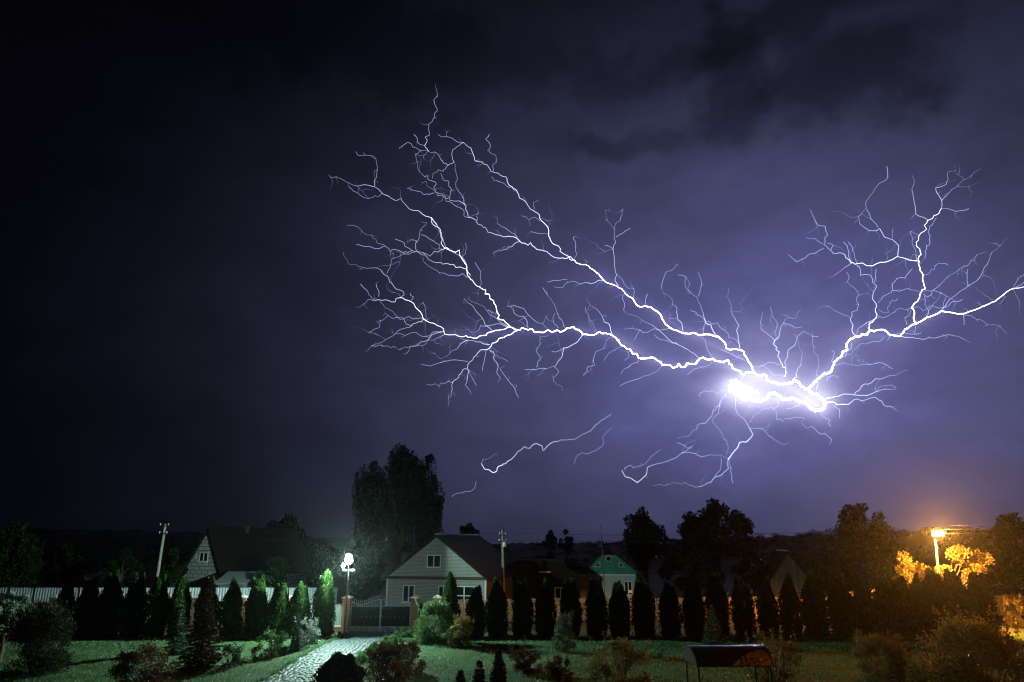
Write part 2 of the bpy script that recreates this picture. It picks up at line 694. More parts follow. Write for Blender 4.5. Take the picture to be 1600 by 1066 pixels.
def leaves(P, D, L, W, rng):
    n = len(P)
    D = unit(D)
    S = unit(np.cross(D, rng.normal(size=(n, 3))))
    Nn = np.cross(D, S)
    L = (np.ones(n) * L * rng.uniform(0.6, 1.3, n))[:, None]
    W = (np.ones(n) * W * rng.uniform(0.7, 1.3, n))[:, None]
    bend = Nn * L * rng.uniform(-0.15, 0.15, n)[:, None]
    q_ = np.stack([P, P + D * L * 0.5 + S * W * 0.5 + bend, P + D * L, P + D * L * 0.5 - S * W * 0.5 + bend], axis=1)
    return q_


# ------------------------------------------------------------------ ground, lawn, path, street, hills
rng = np.random.default_rng(7)
random.seed(7)

LEFT_EDGE = [(gnd(600, 992).x - 0.9, 47.2)]
ROW_D = 44.6
FENCE_D = 47.0

# far ground: one sheet to the horizon
struct(MB().add([(-325, -60, -0.02), (325, -60, -0.02), (325, 238, -0.02), (-325, 238, -0.02)], [(0, 1, 2, 3)]).build('ground', 'soil'))


def path_center(y):
    """centre line and half width of the cobbled path at depth y"""
    pts = [(20.0, -9.3, 1.35), (27.0, -9.1, 1.4), (31.4, -9.05, 1.42), (35.5, -9.15, 1.42), (39.0, -9.2, 1.42), (42.0, -9.0, 1.5), (45.0, -8.7, 1.85), (47.6, -8.5, 1.95)]
    ys = [p[0] for p in pts]
    return np.interp(y, ys, [p[1] for p in pts]), np.interp(y, ys, [p[2] for p in pts])


def heightnoise(x, y):
    return 0.025 * (np.sin(x * 0.9 + 1.3 * np.sin(y * 0.6)) + np.sin(y * 1.1 + 1.7 * np.cos(x * 0.45)))


def grid_mesh(name, mat, xs, ys, zf, keep=None):
    X, Y = np.meshgrid(xs, ys)
    Z = zf(X, Y)
    me = bpy.data.meshes.new(name)
    V = np.stack([X.ravel(), Y.ravel(), Z.ravel()], 1)
    nx, ny = len(xs), len(ys)
    i = np.arange((nx - 1) * (ny - 1))
    r_, c_ = i // (nx - 1), i % (nx - 1)
    a = r_ * nx + c_
    f = np.stack([a, a + 1, a + nx + 1, a + nx], 1)
    if keep is not None:
        k = keep(X.ravel()[f].mean(1), Y.ravel()[f].mean(1))
        f = f[k]
    me.from_pydata(V.tolist(), [], f.tolist())
    me.polygons.foreach_set('use_smooth', [True] * len(me.polygons))
    me.materials.append(MATS[mat])
    me.update()
    return link(name, me)


lawn = struct(grid_mesh('lawn', 'turf', np.arange(-40, 40.1, 0.4), np.arange(6, 47.01, 0.4), lambda X, Y: 0.05 + heightnoise(X, Y)))

# cobbles: Voronoi stones modelled as relief
py_ = np.arange(22, 47.8, 0.045)
us = np.linspace(-1, 1, 96)
U, YY = np.meshgrid(us, py_)
cx_, hw_ = path_center(YY)
XX = cx_ + U * hw_
cell = 0.27
gi, gj = np.floor(XX / cell).astype(int), np.floor(YY / cell).astype(int)
d1 = np.full(XX.shape, 9.0)
d2 = np.full(XX.shape, 9.0)
sid = np.zeros(XX.shape)


def h2(i, j, k):
    v = np.sin(i * 127.1 + j * 311.7 + k * 74.7) * 43758.5453
    return v - np.floor(v)


for di in (-1, 0, 1):
    for dj in (-1, 0, 1):
        ci, cj = gi + di, gj + dj
        fx = (ci + 0.12 + 0.76 * h2(ci, cj, 1)) * cell
        fy = (cj + 0.12 + 0.76 * h2(ci, cj, 2)) * cell
        d = np.hypot(XX - fx, YY - fy)
        closer = d < d1
        d2 = np.where(closer, d1, np.minimum(d2, d))
        sid = np.where(closer, h2(ci, cj, 3), sid)
        d1 = np.where(closer, d, d1)
edge = np.clip((d2 - d1) / 0.09, 0, 1)
dome = edge * (2 - edge)
ZZ = 0.085 + heightnoise(XX, YY) + 0.06 * dome + 0.025 * (sid - 0.5) * dome - 0.06 * np.clip((np.abs(U) - 0.93) / 0.07, 0, 1)
V = np.stack([XX.ravel(), YY.ravel(), ZZ.ravel()], 1)
ny, nx = XX.shape
i = np.arange((nx - 1) * (ny - 1))
r_, c_ = i // (nx - 1), i % (nx - 1)
a = r_ * nx + c_
me = bpy.data.meshes.new('path')
me.from_pydata(V.tolist(), [], np.stack([a, a + 1, a + nx + 1, a + nx], 1).tolist())
me.attributes.new('stone', 'FLOAT', 'POINT').data.foreach_set('value', sid.ravel())
me.attributes.new('joint', 'FLOAT', 'POINT').data.foreach_set('value', (1 - np.clip(edge * 2.2, 0, 1)).ravel())
me.polygons.foreach_set('use_smooth', [True] * len(me.polygons))
me.materials.append(MATS['wet_cobble'])
path = struct(link('path', me))

# street beyond the gate
struct(MB().box(-120, 120, 50.4, 52.0, -0.3, 0.004).build('road', 'asphalt'))

# grass blades
NG = 150000
gx_ = rng.uniform(-31, 30, NG)
gy_ = 29 + 16.5 * rng.uniform(0, 1, NG)
pc, ph_ = path_center(gy_)
ok = (np.abs(gx_ - pc) > ph_ * (0.93 + 0.12 * rng.uniform(size=NG))) & (np.abs(gx_) < gy_ * 0.78 + 1)
patch = np.sin(gx_ * 1.7 + 2 * np.sin(gy_ * 1.1)) + np.sin(gy_ * 2.3 + gx_ * 0.6) + rng.normal(0, 0.8, NG)
ok &= patch > -1.15
gx_, gy_ = gx_[ok], gy_[ok]
P = np.stack([gx_, gy_, 0.045 + heightnoise(gx_, gy_)], 1)
Dg = np.stack([rng.normal(0, 0.45, len(P)), rng.normal(0, 0.45, len(P)), np.ones(len(P))], 1)
gl = np.full(len(P), 0.085)
ne_ = 9000                              # longer uncut tufts leaning over the path edges
ey = rng.uniform(30, 47, ne_)
ec, eh = path_center(ey)
sd_ = np.where(rng.uniform(size=ne_) < 0.5, -1, 1)
tuft = 0.5 + 0.5 * np.sin(ey * 3.1 + sd_ * 2 + np.sin(ey * 7.3))
ex_ = ec + sd_ * eh * (1.0 + rng.normal(0.0, 0.05, ne_) - 0.05 * tuft)
P = np.concatenate([P, np.stack([ex_, ey, 0.05 + heightnoise(ex_, ey)], 1)])
Dg = np.concatenate([Dg, np.stack([rng.normal(0, 0.5, ne_), rng.normal(0, 0.5, ne_), np.ones(ne_)], 1)])
gl = np.concatenate([gl, 0.08 + 0.12 * tuft])
struct(quad_mesh('grass', leaves(P, Dg, gl, 0.030, rng), 'grass_blade'), 'stuff')

# hills
prof = [(-700, 826), (0, 828), (250, 831), (480, 840), (650, 846), (830, 851), (900, 849), (1000, 846), (1150, 842), (1250, 838), (1350, 834), (1600, 826), (2300, 820)]
DH = 175.0
hx = np.linspace(-330, 330, 160)
hz = np.interp(hx, [gx(p[0], DH, 8) for p in prof], [zy(p[1], DH) for p in prof]) + 0.12 * np.sin(hx * 0.2) + 0.1 * np.sin(hx * 0.47 + 1)
hy = np.array([118, 130, 142, 154, 166, 175, 185, 205, 240])
hk = np.array([-0.05, 0.12, 0.35, 0.66, 0.9, 1.0, 0.97, 0.8, 0.3])
V = [(x, y, z * k) for y, k in zip(hy, hk) for x, z in zip(hx, hz)]
FF = [(j * 160 + i, j * 160 + i + 1, (j + 1) * 160 + i + 1, (j + 1) * 160 + i) for j in range(len(hy) - 1) for i in range(159)]
struct(MB().add(V, FF).build('hills', 'hill_soil', smooth=True))
nw = 60000
wx = rng.uniform(-300, 300, nw)
wy = rng.uniform(285, 350, nw)
# crowns of the far wood: clumps of leaf faces along the ridge
cl = 1000
ccx = rng.uniform(-165, 165, cl)
ccy = rng.uniform(138, 184, cl)
cr = rng.uniform(0.6, 1.6, cl)
k = rng.integers(0, cl, nw)
hzc = np.interp(ccx, hx, hz) * np.interp(ccy, hy, hk)
dense = (0.40 + 0.60 * np.clip((ccx - 10) / 50, 0, 1)) * rng.uniform(0.5, 1.0, cl)
off = unit(rng.normal(size=(nw, 3))) * (rng.uniform(0, 1, nw) ** 0.4)[:, None] * cr[k][:, None]
P = np.stack([ccx[k] + off[:, 0], ccy[k] + off[:, 1], hzc[k] - 0.45 + (cr[k] + off[:, 2]) * 0.8 * dense[k]], 1)
struct(quad_mesh('woodland', leaves(P, rng.normal(size=(nw, 3)), 0.42, 0.3, rng), 'tree_leaf'), 'stuff')


# ------------------------------------------------------------------ vegetation builders
def clump_leaves(centers, radii, n, L, W, rng, up=0.3, flat=1.0, hollow=0.45):
    w = np.array(radii) ** 2
    k = rng.choice(len(centers), n, p=w / w.sum())
    C = np.array(centers)[k]
    off = unit(rng.normal(size=(n, 3))) * (hollow + (1 - hollow) * rng.uniform(0, 1, n) ** 0.6)[:, None] * np.array(radii)[k][:, None]
    off *= np.array([1, 1, flat])
    D = off / np.maximum(np.array(radii)[k][:, None], 1e-6) + rng.normal(0, 0.5, (n, 3)) + np.array([0, 0, up])
    return leaves(C + off, D, L, W, rng)


def tree(name, label, px, D, top_py, wpx, seed, n=7000, leaf=0.30, mat='tree_leaf', trunk_frac=0.25, cat='tree', group=None, droop=False,
         lean=0.0, nclump=42, skew=0.0, base_z=0.0):
    rg = np.random.default_rng(seed)
    H = zy(top_py, D) - base_z
    X = gx(px, D, H * 0.6)
    Rr = wpx * mpp(D, H * 0.6) / 2
    o = thing(name, label, cat, (X, D, base_z), 0, group)
    # crown clumps in an uneven ellipsoid
    zc = H * (trunk_frac + (1 - trunk_frac) * 0.5)
    rz = H * (1 - trunk_frac) * 0.5
    C, Rd = [], []
    while len(C) < nclump:
        u_ = rg.normal(size=3)
        u_ /= np.linalg.norm(u_)
        rr = rg.uniform(0.35, 1.0) ** 0.6
        z = u_[2] * rr
        wz = 1.0 - 0.25 * max(0, z) ** 2
        cr_ = rg.uniform(0.13, 0.30) * min(Rr, rz)
        p = np.array([u_[0] * rr * (Rr - cr_ * 0.8) * wz + skew * z * Rr, u_[1] * rr * (Rr - cr_ * 0.8) * wz, zc + z * (rz - cr_ * 0.7)])
        C.append(p)
        Rd.append(cr_)
    C.append(np.array([skew * 0.8 * Rr, 0, H - 0.2 * min(Rr, rz)]))
    Rd.append(0.2 * min(Rr, rz))
    tr = MB()
    top = Vector((skew * 0.4 * Rr, 0, zc + rz * 0.5))
    tr.tube([(0, 0, 0), (0.02 * Rr, 0.03 * Rr, H * 0.2), tuple(top * 0.5), tuple(top)], [0.035 * H, 0.026 * H, 0.018 * H, 0.006 * H], 8)
    for p, r0 in zip(C, Rd):
        a0 = rg.uniform(0.25, 0.8)
        s = Vector((top.x * a0, top.y * a0, top.z * a0))
        e_ = Vector(p)
        mid = s.lerp(e_, 0.5) + Vector((0, 0, 0.08 * (e_ - s).length))
        tr.tube([s, mid, e_], [0.010 * H, 0.006 * H, 0.002 * H], 5, False)
    tr.build('trunk', 'bark', o)
    q_ = clump_leaves(C, Rd, n, leaf, leaf * 0.65, rg, hollow=0.2)
    if droop:
        ns = 340
        kk = rg.integers(0, len(C), ns)
        ps = []
        for i_ in range(ns):
            c0 = C[kk[i_]] + rg.normal(0, 0.6, 3) * Rd[kk[i_]]
            ln = rg.uniform(0.8, 2.8) * H / 15
            m_ = 22
            tt = np.linspace(0, 1, m_)
            sway = rg.normal(0, 0.25, 2)
            ps.append(np.stack([c0[0] + sway[0] * tt + rg.normal(0, 0.05, m_), c0[1] + sway[1] * tt + rg.normal(0, 0.05, m_), c0[2] - ln * tt], 1))
        ps = np.concatenate(ps)
        q2 = leaves(ps, np.array([0, 0, -1.0]) + rg.normal(0, 0.45, ps.shape), leaf, leaf * 0.5, rg)
        q_ = np.concatenate([q_, q2])
    quad_mesh('crown', q_, mat, o)
    return o


def shrub(name, label, px, D, top_py, wpx, seed, n=2500, leaf=0.09, mat='green_leaf', upright=0.4, group=None, cat='shrub', spikes=0, flat=1.0,
          nclump=26, hollow=0.25, base=0.05, leafw=0.55, stem_n=14, X=None, H=None, Rr=None, full=1.0):
    rg = np.random.default_rng(seed)
    H = H or max(0.3, zy(top_py, D) - 0.05)
    X = gx(px, D, H * 0.5) if X is None else X
    Rr = Rr or wpx * mpp(D, H * 0.5) / 2
    o = thing(name, label, cat, (X, D, 0.04), 0, group)
    C, Rd = [], []
    while len(C) < nclump:
        a_ = rg.uniform(0, 2 * math.pi)
        z = rg.uniform(0.08, 1.0)
        wz = math.sqrt(max(0.0, 1 - (max(0, z - 0.45) / 0.58) ** 2)) * (0.72 + 0.28 * min(1, z / 0.35))
        rr = math.sqrt(rg.uniform(0.1, 1.0)) * wz
        c_ = rg.uniform(0.14, 0.27) * min(Rr, H * 0.6) * full
        C.append(np.array([rr * math.cos(a_) * (Rr - c_ * 0.6), rr * math.sin(a_) * (Rr - c_ * 0.6), max(c_ * 0.6, z * H - c_)]))
        Rd.append(c_)
    st = MB()
    for k_ in range(stem_n):
        c0 = C[k_ % len(C)]
        st.tube([(rg.normal(0, 0.05), rg.normal(0, 0.05), 0), tuple(c0 * np.array([0.45, 0.45, 0.55])), tuple(c0)], [0.022, 0.014, 0.005], 5, False)
    q_ = [clump_leaves(C, Rd, n, leaf, leaf * leafw, rg, up=upright, flat=flat, hollow=hollow)]
    for k_ in range(spikes):
        a_ = rg.uniform(0, 2 * math.pi)
        b0 = np.array([math.cos(a_), math.sin(a_), 0]) * Rr * rg.uniform(0.1, 0.75)
        b0[2] = H * rg.uniform(0.5, 0.75)
        tip = b0 * np.array([1.25, 1.25, 1]) + np.array([rg.normal(0, 0.05), rg.normal(0, 0.05), H * rg.uniform(0.25, 0.42)])
        m_ = 34
        tt = rg.uniform(0, 1, m_)[:, None]
        ps = b0 + (tip - b0) * tt + rg.normal(0, 0.03 + 0.02 * leaf, (m_, 3))
        st.tube([tuple(b0 * np.array([0.4, 0.4, 0.3])), tuple(b0), tuple(tip)], [0.012, 0.008, 0.003], 4, False)
        q_.append(leaves(ps, rg.normal(0, 0.7, (m_, 3)) + np.array([0, 0, 0.7]), leaf, leaf * leafw, rg))
    st.build('stem', 'bark', o)
    quad_mesh('foliage', np.concatenate(q_), mat, o)
    return o


def conifer(name, label, px, D, top_py, wpx, seed, mat='spruce_green', tiers=16, group=None, cat='spruce', base_frac=0.06, needle=0.075, dens=1.0, rag=0.25, X=None):
    rg = np.random.default_rng(seed)
    H = zy(top_py, D) - 0.05
    X = gx(px, D, H * 0.3) if X is None else X
    Rr = wpx * mpp(D, H * 0.3) / 2
    o = thing(name, label, cat, (X, D, 0.04), 0, group)
    tr = MB().tube([(0, 0, 0), (0, 0, H * 0.5), (0, 0, H * 0.97)], [0.022 * H, 0.013 * H, 0.003 * H], 7)
    Ps, Ds = [], []
    for i_ in range(tiers):
        t_ = i_ / (tiers - 1)
        z = H * (base_frac + (0.96 - base_frac) * t_)
        rl = Rr * (1 - t_) ** 0.85 + 0.04
        nb = max(4, int(11 - 6 * t_))
        for b_ in range(nb):
            a_ = 2 * math.pi * (b_ + rg.uniform(-0.3, 0.3)) / nb + i_ * 0.7
            l_ = rl * rg.uniform(1 - rag, 1 + rag * 0.6)
            d_ = np.array([math.cos(a_), math.sin(a_), 0])
            s0 = np.array([0, 0, z])
            tip = s0 + d_ * l_ + np.array([0, 0, -0.22 * l_ + 0.18 * H / tiers])
            mid = s0 + d_ * l_ * 0.55 + np.array([0, 0, -0.16 * l_])
            tr.tube([tuple(s0), tuple(mid), tuple(tip)], [0.008 * H * 0.6, 0.004, 0.002], 4, False)
            m_ = int((26 + 90 * l_) * dens)
            tt = rg.uniform(0.08, 1, m_)[:, None]
            base_ = np.where(tt < 0.55, s0 + (mid - s0) * tt / 0.55, mid + (tip - mid) * (tt - 0.55) / 0.45)
            spread = 0.20 * l_ * (1.05 - tt)
            side = np.array([-d_[1], d_[0], 0])
            sg = rg.uniform(-1, 1, m_)[:, None]
            Ps.append(base_ + side * sg * spread + rg.normal(0, 0.012, (m_, 3)) - np.array([0, 0, 0.05]) * np.abs(sg) * spread)
            Ds.append(d_ * 0.7 + side * sg * 0.9 + rg.normal(0, 0.35, (m_, 3)) + np.array([0, 0, 0.05]))
    m_ = 60
    tt = rg.uniform(0.86, 1.0, m_)
    Ps.append(np.stack([rg.normal(0, 0.02, m_), rg.normal(0, 0.02, m_), H * tt], 1))
    Ds.append(rg.normal(0, 0.5, (m_, 3)) + np.array([0, 0, 0.8]))
    tr.build('trunk', 'bark', o)
    quad_mesh('foliage', leaves(np.concatenate(Ps), np.concatenate(Ds), needle * 1.6, needle * 0.45, rg), mat, o)
    return o


# ------------------------------------------------------------------ thuja row
def thuja_mesh(seed, H, Rr, ntip, pointed=False):
    """root with trunk and foliage at unit position; H, Rr in metres"""
    rg = np.random.default_rng(seed)
    sp = [(0.0, 0.0, H * (1.0 if pointed else 0.90), Rr)]
    for k_ in range(ntip):
        a_ = 2 * math.pi * k_ / ntip + rg.uniform(-0.5, 0.5)
        rr = Rr * rg.uniform(0.28, 0.5)
        sp.append((rr * math.cos(a_), rr * math.sin(a_), H * rg.uniform(0.84, 1.0), Rr * rg.uniform(0.36, 0.52)))
    Ps, Ds = [], []
    core_v, core_f = [], []
    for x0, y0, h_, r0 in sp:
        n = int(5200 * h_ * r0 / (4 * 0.7))
        t_ = rg.uniform(0.015, 1, n) ** 0.9
        if pointed:
            pr = np.clip((1 - t_) ** 0.75, 0, 1) * (0.55 + 0.45 * np.clip(t_ / 0.25, 0, 1)) * 1.12
        else:
            pr = np.clip((1 - t_) / 0.40, 0, 1) ** 0.75 * (0.80 + 0.20 * np.clip(t_ / 0.3, 0, 1))
        a_ = rg.uniform(0, 2 * math.pi, n)
        lump = 1 + 0.10 * np.sin(a_ * 3 + t_ * 9 + seed) + 0.07 * np.sin(a_ * 7 - t_ * 21)
        rad = r0 * pr * lump * np.where(rg.uniform(size=n) < 0.05, rg.uniform(1.02, 1.22, n), rg.uniform(0.80, 1.02, n))
        Ps.append(np.stack([x0 * (0.6 + 0.4 * t_) + rad * np.cos(a_), y0 * (0.6 + 0.4 * t_) + rad * np.sin(a_), h_ * t_ * 0.965], 1))
        Ds.append(np.stack([np.cos(a_) * 0.55, np.sin(a_) * 0.55, np.full(n, 0.9)], 1) + rg.normal(0, 0.32, (n, 3)))
        prof_ = [0.015, 0.1, 0.3, 0.5, 0.65, 0.78, 0.88, 0.95]
        o_ = len(core_v)
        for tt in prof_:
            p_ = ((1 - tt) ** 0.75 * (0.55 + 0.45 * min(1, tt / 0.25)) * 1.12) if pointed else (min(1, (1 - tt) / 0.40) ** 0.75 * (0.80 + 0.20 * min(1, tt / 0.3)))
            for k_ in range(10):
                an = 2 * math.pi * k_ / 10
                core_v.append((x0 * (0.6 + 0.4 * tt) + r0 * 0.76 * p_ * math.cos(an), y0 * (0.6 + 0.4 * tt) + r0 * 0.76 * p_ * math.sin(an), h_ * tt * 0.95))
        for j_ in range(len(prof_) - 1):
            for k_ in range(10):
                b_ = o_ + j_ * 10 + k_
                c_ = o_ + j_ * 10 + (k_ + 1) % 10
                core_f.append((b_, c_, c_ + 10, b_ + 10))
        core_f.append(tuple(o_ + 70 + k_ for k_ in range(10)))
    q_ = leaves(np.concatenate(Ps), np.concatenate(Ds), 0.15, 0.075, rg)
    return q_, (core_v, core_f)


ORD = ['first', 'second', 'third', 'fourth', 'fifth', 'sixth', 'seventh', 'eighth', 'ninth', 'tenth', 'eleventh', 'twelfth', 'thirteenth',
       'fourteenth', 'fifteenth', 'sixteenth', 'seventeenth', 'eighteenth', 'nineteenth', 'twentieth', 'twenty-first', 'twenty-second']
LEFT = [(508, 882, 33), (469, 903, 34), (435, 907, 36), (402, 895, 33), (361, 898, 33), (325, 897, 36), (282, 895, 33), (246, 891, 37),
        (212, 890, 36), (174, 887, 36), (138, 897, 34), (101, 901, 30)]
RIGHT = [(704, 893, 38), (743, 908, 30), (777, 899, 34), (817, 898, 33), (852, 899, 32), (891, 899, 33), (931, 897, 34), (967, 900, 33), (1006, 890, 36),
         (1047, 903, 34), (1084, 898, 34), (1121, 890, 35), (1161, 893, 35), (1199, 895, 33), (1234, 892, 34), (1272, 886, 40), (1314, 891, 40),
         (1350, 899, 33), (1385, 893, 40), (1413, 892, 36), (1436, 893, 34), (1463, 880, 42), (1495, 884, 44), (1532, 889, 42)]
protos = []
for sd, nt_, pt in ((11, 3, False), (12, 4, False), (13, 2, False), (14, 3, False), (15, 1, True), (16, 2, False), (17, 5, False)):
    q_, core = thuja_mesh(sd, 4.0, 0.74, nt_, pt)
    protos.append((q_, core))
roots = {}
TG = 'columnar thujas in a row along the fence'


def plant_thuja(px, top, w, pi, label, rz):
    D = ROW_D + (0.3 if px == 508 else -0.25 if px == 704 else random.uniform(-0.05, 0.3) if px > 704 else random.uniform(-0.25, 0.25))
    H = zy(top, D) - 0.03
    X = gx(px, D, H * 0.5)
    sc = (w * mpp(D, 2) / 2 / 0.74 / 1.08, w * mpp(D, 2) / 2 / 0.74 / 1.08, H / 4.0)
    if pi not in roots:
        o = thing('thuja', label, 'thuja', (X, D, 0.03), rz, TG)
        o.scale = sc
        o.rotation_euler = (random.uniform(-0.025, 0.025), random.uniform(-0.025, 0.025), rz)
        MB().tube([(0, 0, 0), (0.02, 0, 1.6), (0, 0.02, 3.4)], [0.09, 0.06, 0.02], 8).build('trunk', 'bark', o)
        q_, core = protos[pi]
        quad_mesh('foliage', q_, 'thuja_leaf', o, extra=core)
        roots[pi] = o
        return o
    r = dup(roots[pi], label, (X, D, 0.03), rz, sc)
    r.rotation_euler = (random.uniform(-0.025, 0.025), random.uniform(-0.025, 0.025), rz)
    return r


for i, (px, top, w) in enumerate(LEFT):
    if i == 0:
        lab = 'tall thuja column glaring white green on one flank, right beside the white lamp'
    else:
        lab = f'dark columnar thuja with a lit green tip, {ORD[i]} one counted left from the gate'
    plant_thuja(px, top, w, (0, 1, 3, 2, 5, 6)[i % 6], lab, random.uniform(0, 6.28))
for i, (px, top, w) in enumerate(RIGHT):
    if i == 0:
        lab = 'pointed bright green thuja behind the big leafy bush, just right of the gate'
    elif i >= 19:
        lab = f'orange rimmed thuja below the street lamp, {ORD[len(RIGHT) - 1 - i]} from the right end of the row'
    else:
        lab = f'dark columnar thuja, {ORD[i]} one counted right from the gate'
    plant_thuja(px, top, w, 4 if i == 0 else (2, 0, 5, 1, 6, 3)[i % 6], lab, random.uniform(0, 6.28))

# ------------------------------------------------------------------ front fences, pillars, gate
PX = {k_: gx(k_, FENCE_D, 1.0) for k_ in (3, 80, 155, 230, 304, 378, 455, 541, 648, 683)}


def pillar(px, label, H=2.12, w=0.44):
    o = thing('brick_pillar', label, 'pillar', (gx(px, FENCE_D, 1.0), FENCE_D, 0), 0, 'brick pillars of the front fence')
    MB().box(-w / 2, w / 2, -w / 2, w / 2, 0, H).build('shaft', 'red_brick', o)
    c = MB().box(-w / 2 - 0.06, w / 2 + 0.06, -w / 2 - 0.06, w / 2 + 0.06, H, H + 0.06)
    a_ = w / 2 + 0.06
    c.add([(-a_, -a_, H + 0.06), (a_, -a_, H + 0.06), (a_, a_, H + 0.06), (-a_, a_, H + 0.06), (0, 0, H + 0.20)], [(0, 1, 4), (1, 2, 4), (2, 3, 4), (3, 0, 4)])
    c.build('cap', 'cap_stone', o)
    return o


pillar(541, 'brick gate pillar with a pale stone cap at the left side of the gate', w=0.5)
pillar(648, 'brick gate pillar with a pale stone cap at the right side of the gate', w=0.5)
pillar(683, 'brick pillar half hidden by the pointed lit thuja and leafy bush')
LP = [(455, 'second'), (378, 'third'), (304, 'fourth'), (230, 'fifth'), (155, 'sixth'), (80, 'seventh'), (3, 'eighth')]
for k_, on in LP:
    pillar(k_, f'brick fence pillar between the dark thujas, {on} pillar counted left from the gate')

fl = thing('sheet_fence', 'grey green metal sheet fence on a brick plinth between brick pillars, left of the gate', 'fence', (0, FENCE_D, 0))
edges = [-42] + [PX[k_] for k_ in (3, 80, 155, 230, 304, 378, 455, 541)]


def corrug(x0, x1, z0, z1, pitch=0.16, depth=0.025, y=0.0):
    n_ = max(4, int((x1 - x0) / pitch * 4))
    pts = []
    for i_ in range(n_ + 1):
        ph = i_ % 4
        pts.append((x0 + (x1 - x0) * i_ / n_, y + (depth if ph in (1, 2) else 0)))
    mb = MB()
    vs = [(x, yy, z0) for x, yy in pts] + [(x, yy, z1) for x, yy in pts]
    mb.add(vs, [(i_, i_ + 1, i_ + n_ + 2, i_ + n_ + 1) for i_ in range(n_)])
    vs2 = [(x, yy + 0.012, z) for x, yy, z in vs]
    mb.add(vs2, [(i_ + n_ + 1, i_ + n_ + 2, i_ + 1, i_) for i_ in range(n_)])
    return mb


for a_, b_ in zip(edges[:-1], edges[1:]):
    corrug(a_ + 0.26, b_ - 0.26, 0.47, 1.74).build('panel', 'fence_sheet', fl)
    pl = MB().box(a_ + 0.23, b_ - 0.23, -0.16, 0.16, 0, 0.40).build('plinth', 'red_brick', fl)
    MB().box(a_ + 0.23, b_ - 0.23, -0.20, 0.20, 0.402, 0.46).build('coping', 'cap_stone', pl)
    rl = MB().box(a_ + 0.23, b_ - 0.23, -0.03, 0.05, 1.745, 1.80)
    n_ = int((b_ - a_) / 0.22)
    for i_ in range(1, n_):
        x = a_ + (b_ - a_) * i_ / n_
        rl.add([(x - 0.018, 0, 1.80), (x + 0.018, 0, 1.80), (x + 0.018, 0.02, 1.80), (x - 0.018, 0.02, 1.80), (x, 0.01, 2.0)], [(0, 1, 4), (1, 2, 4), (2, 3, 4), (3, 0, 4), (3, 2, 1, 0)])
    rl.build('top_rail', 'dark_iron', fl)

fr = thing('sheet_fence', 'short dark metal fence between the right gate pillar and the next pillar', 'fence', (0, FENCE_D, 0))
a_, b_ = PX[648], PX[683]
corrug(a_ + 0.26, b_ - 0.24, 0.47, 1.74).build('panel', 'gate_sheet', fr)
MB().box(a_ + 0.26, b_ - 0.24, -0.16, 0.16, 0, 0.40).build('plinth', 'red_brick', fr)
MB().box(a_ + 0.26, b_ - 0.24, -0.03, 0.05, 1.745, 1.80).build('top_rail', 'dark_iron', fr)

# picket fence across the street
FX0, FX1, FD0, FD1 = gx(690, 52.4, 0.8), 46.0, 52.4, 57.6
FL = math.hypot(FX1 - FX0, FD1 - FD0)
pf = thing('picket_fence', 'brown wooden picket fence across the street, lit orange between the thujas near the street lamp', 'fence', (FX0, FD0, 0), math.atan2(FD1 - FD0, FX1 - FX0))
pk = MB()
x = 0.0
while x < FL:
    w = 0.095 + random.uniform(-0.008, 0.008)
    h_ = 1.58 + random.uniform(-0.04, 0.04)
    pk.box(x, x + w, -0.022, 0.0, 0.08, h_)
    x += w + 0.03
pk.build('pickets', 'picket_wood', pf)
MB().box(0, FL, 0.002, 0.045, 0.35, 0.43).box(0, FL, 0.002, 0.045, 1.25, 1.33).build('rail', 'picket_wood', pf)
x = 0.0
while x < FL:
    MB().box(x, x + 0.09, 0.047, 0.13, 0.0, 1.5).build('post', 'dark_iron', pf)
    x += 2.9

# gate
GX0, GX1 = PX[541] + 0.27, PX[648] - 0.27
gate = thing('metal_gate', 'dark two leaf metal gate with a wavy spiked top behind the cobbled path', 'gate', ((GX0 + GX1) / 2, FENCE_D - 0.02, 0))
HW = (GX1 - GX0) / 2


def gtop(x):
    u = abs(x) / HW       # 0 at centre, 1 at pillar
    return 1.86 + 0.16 * math.cos(u * math.pi * 1.45) + 0.10 * max(0, u - 0.72) / 0.28


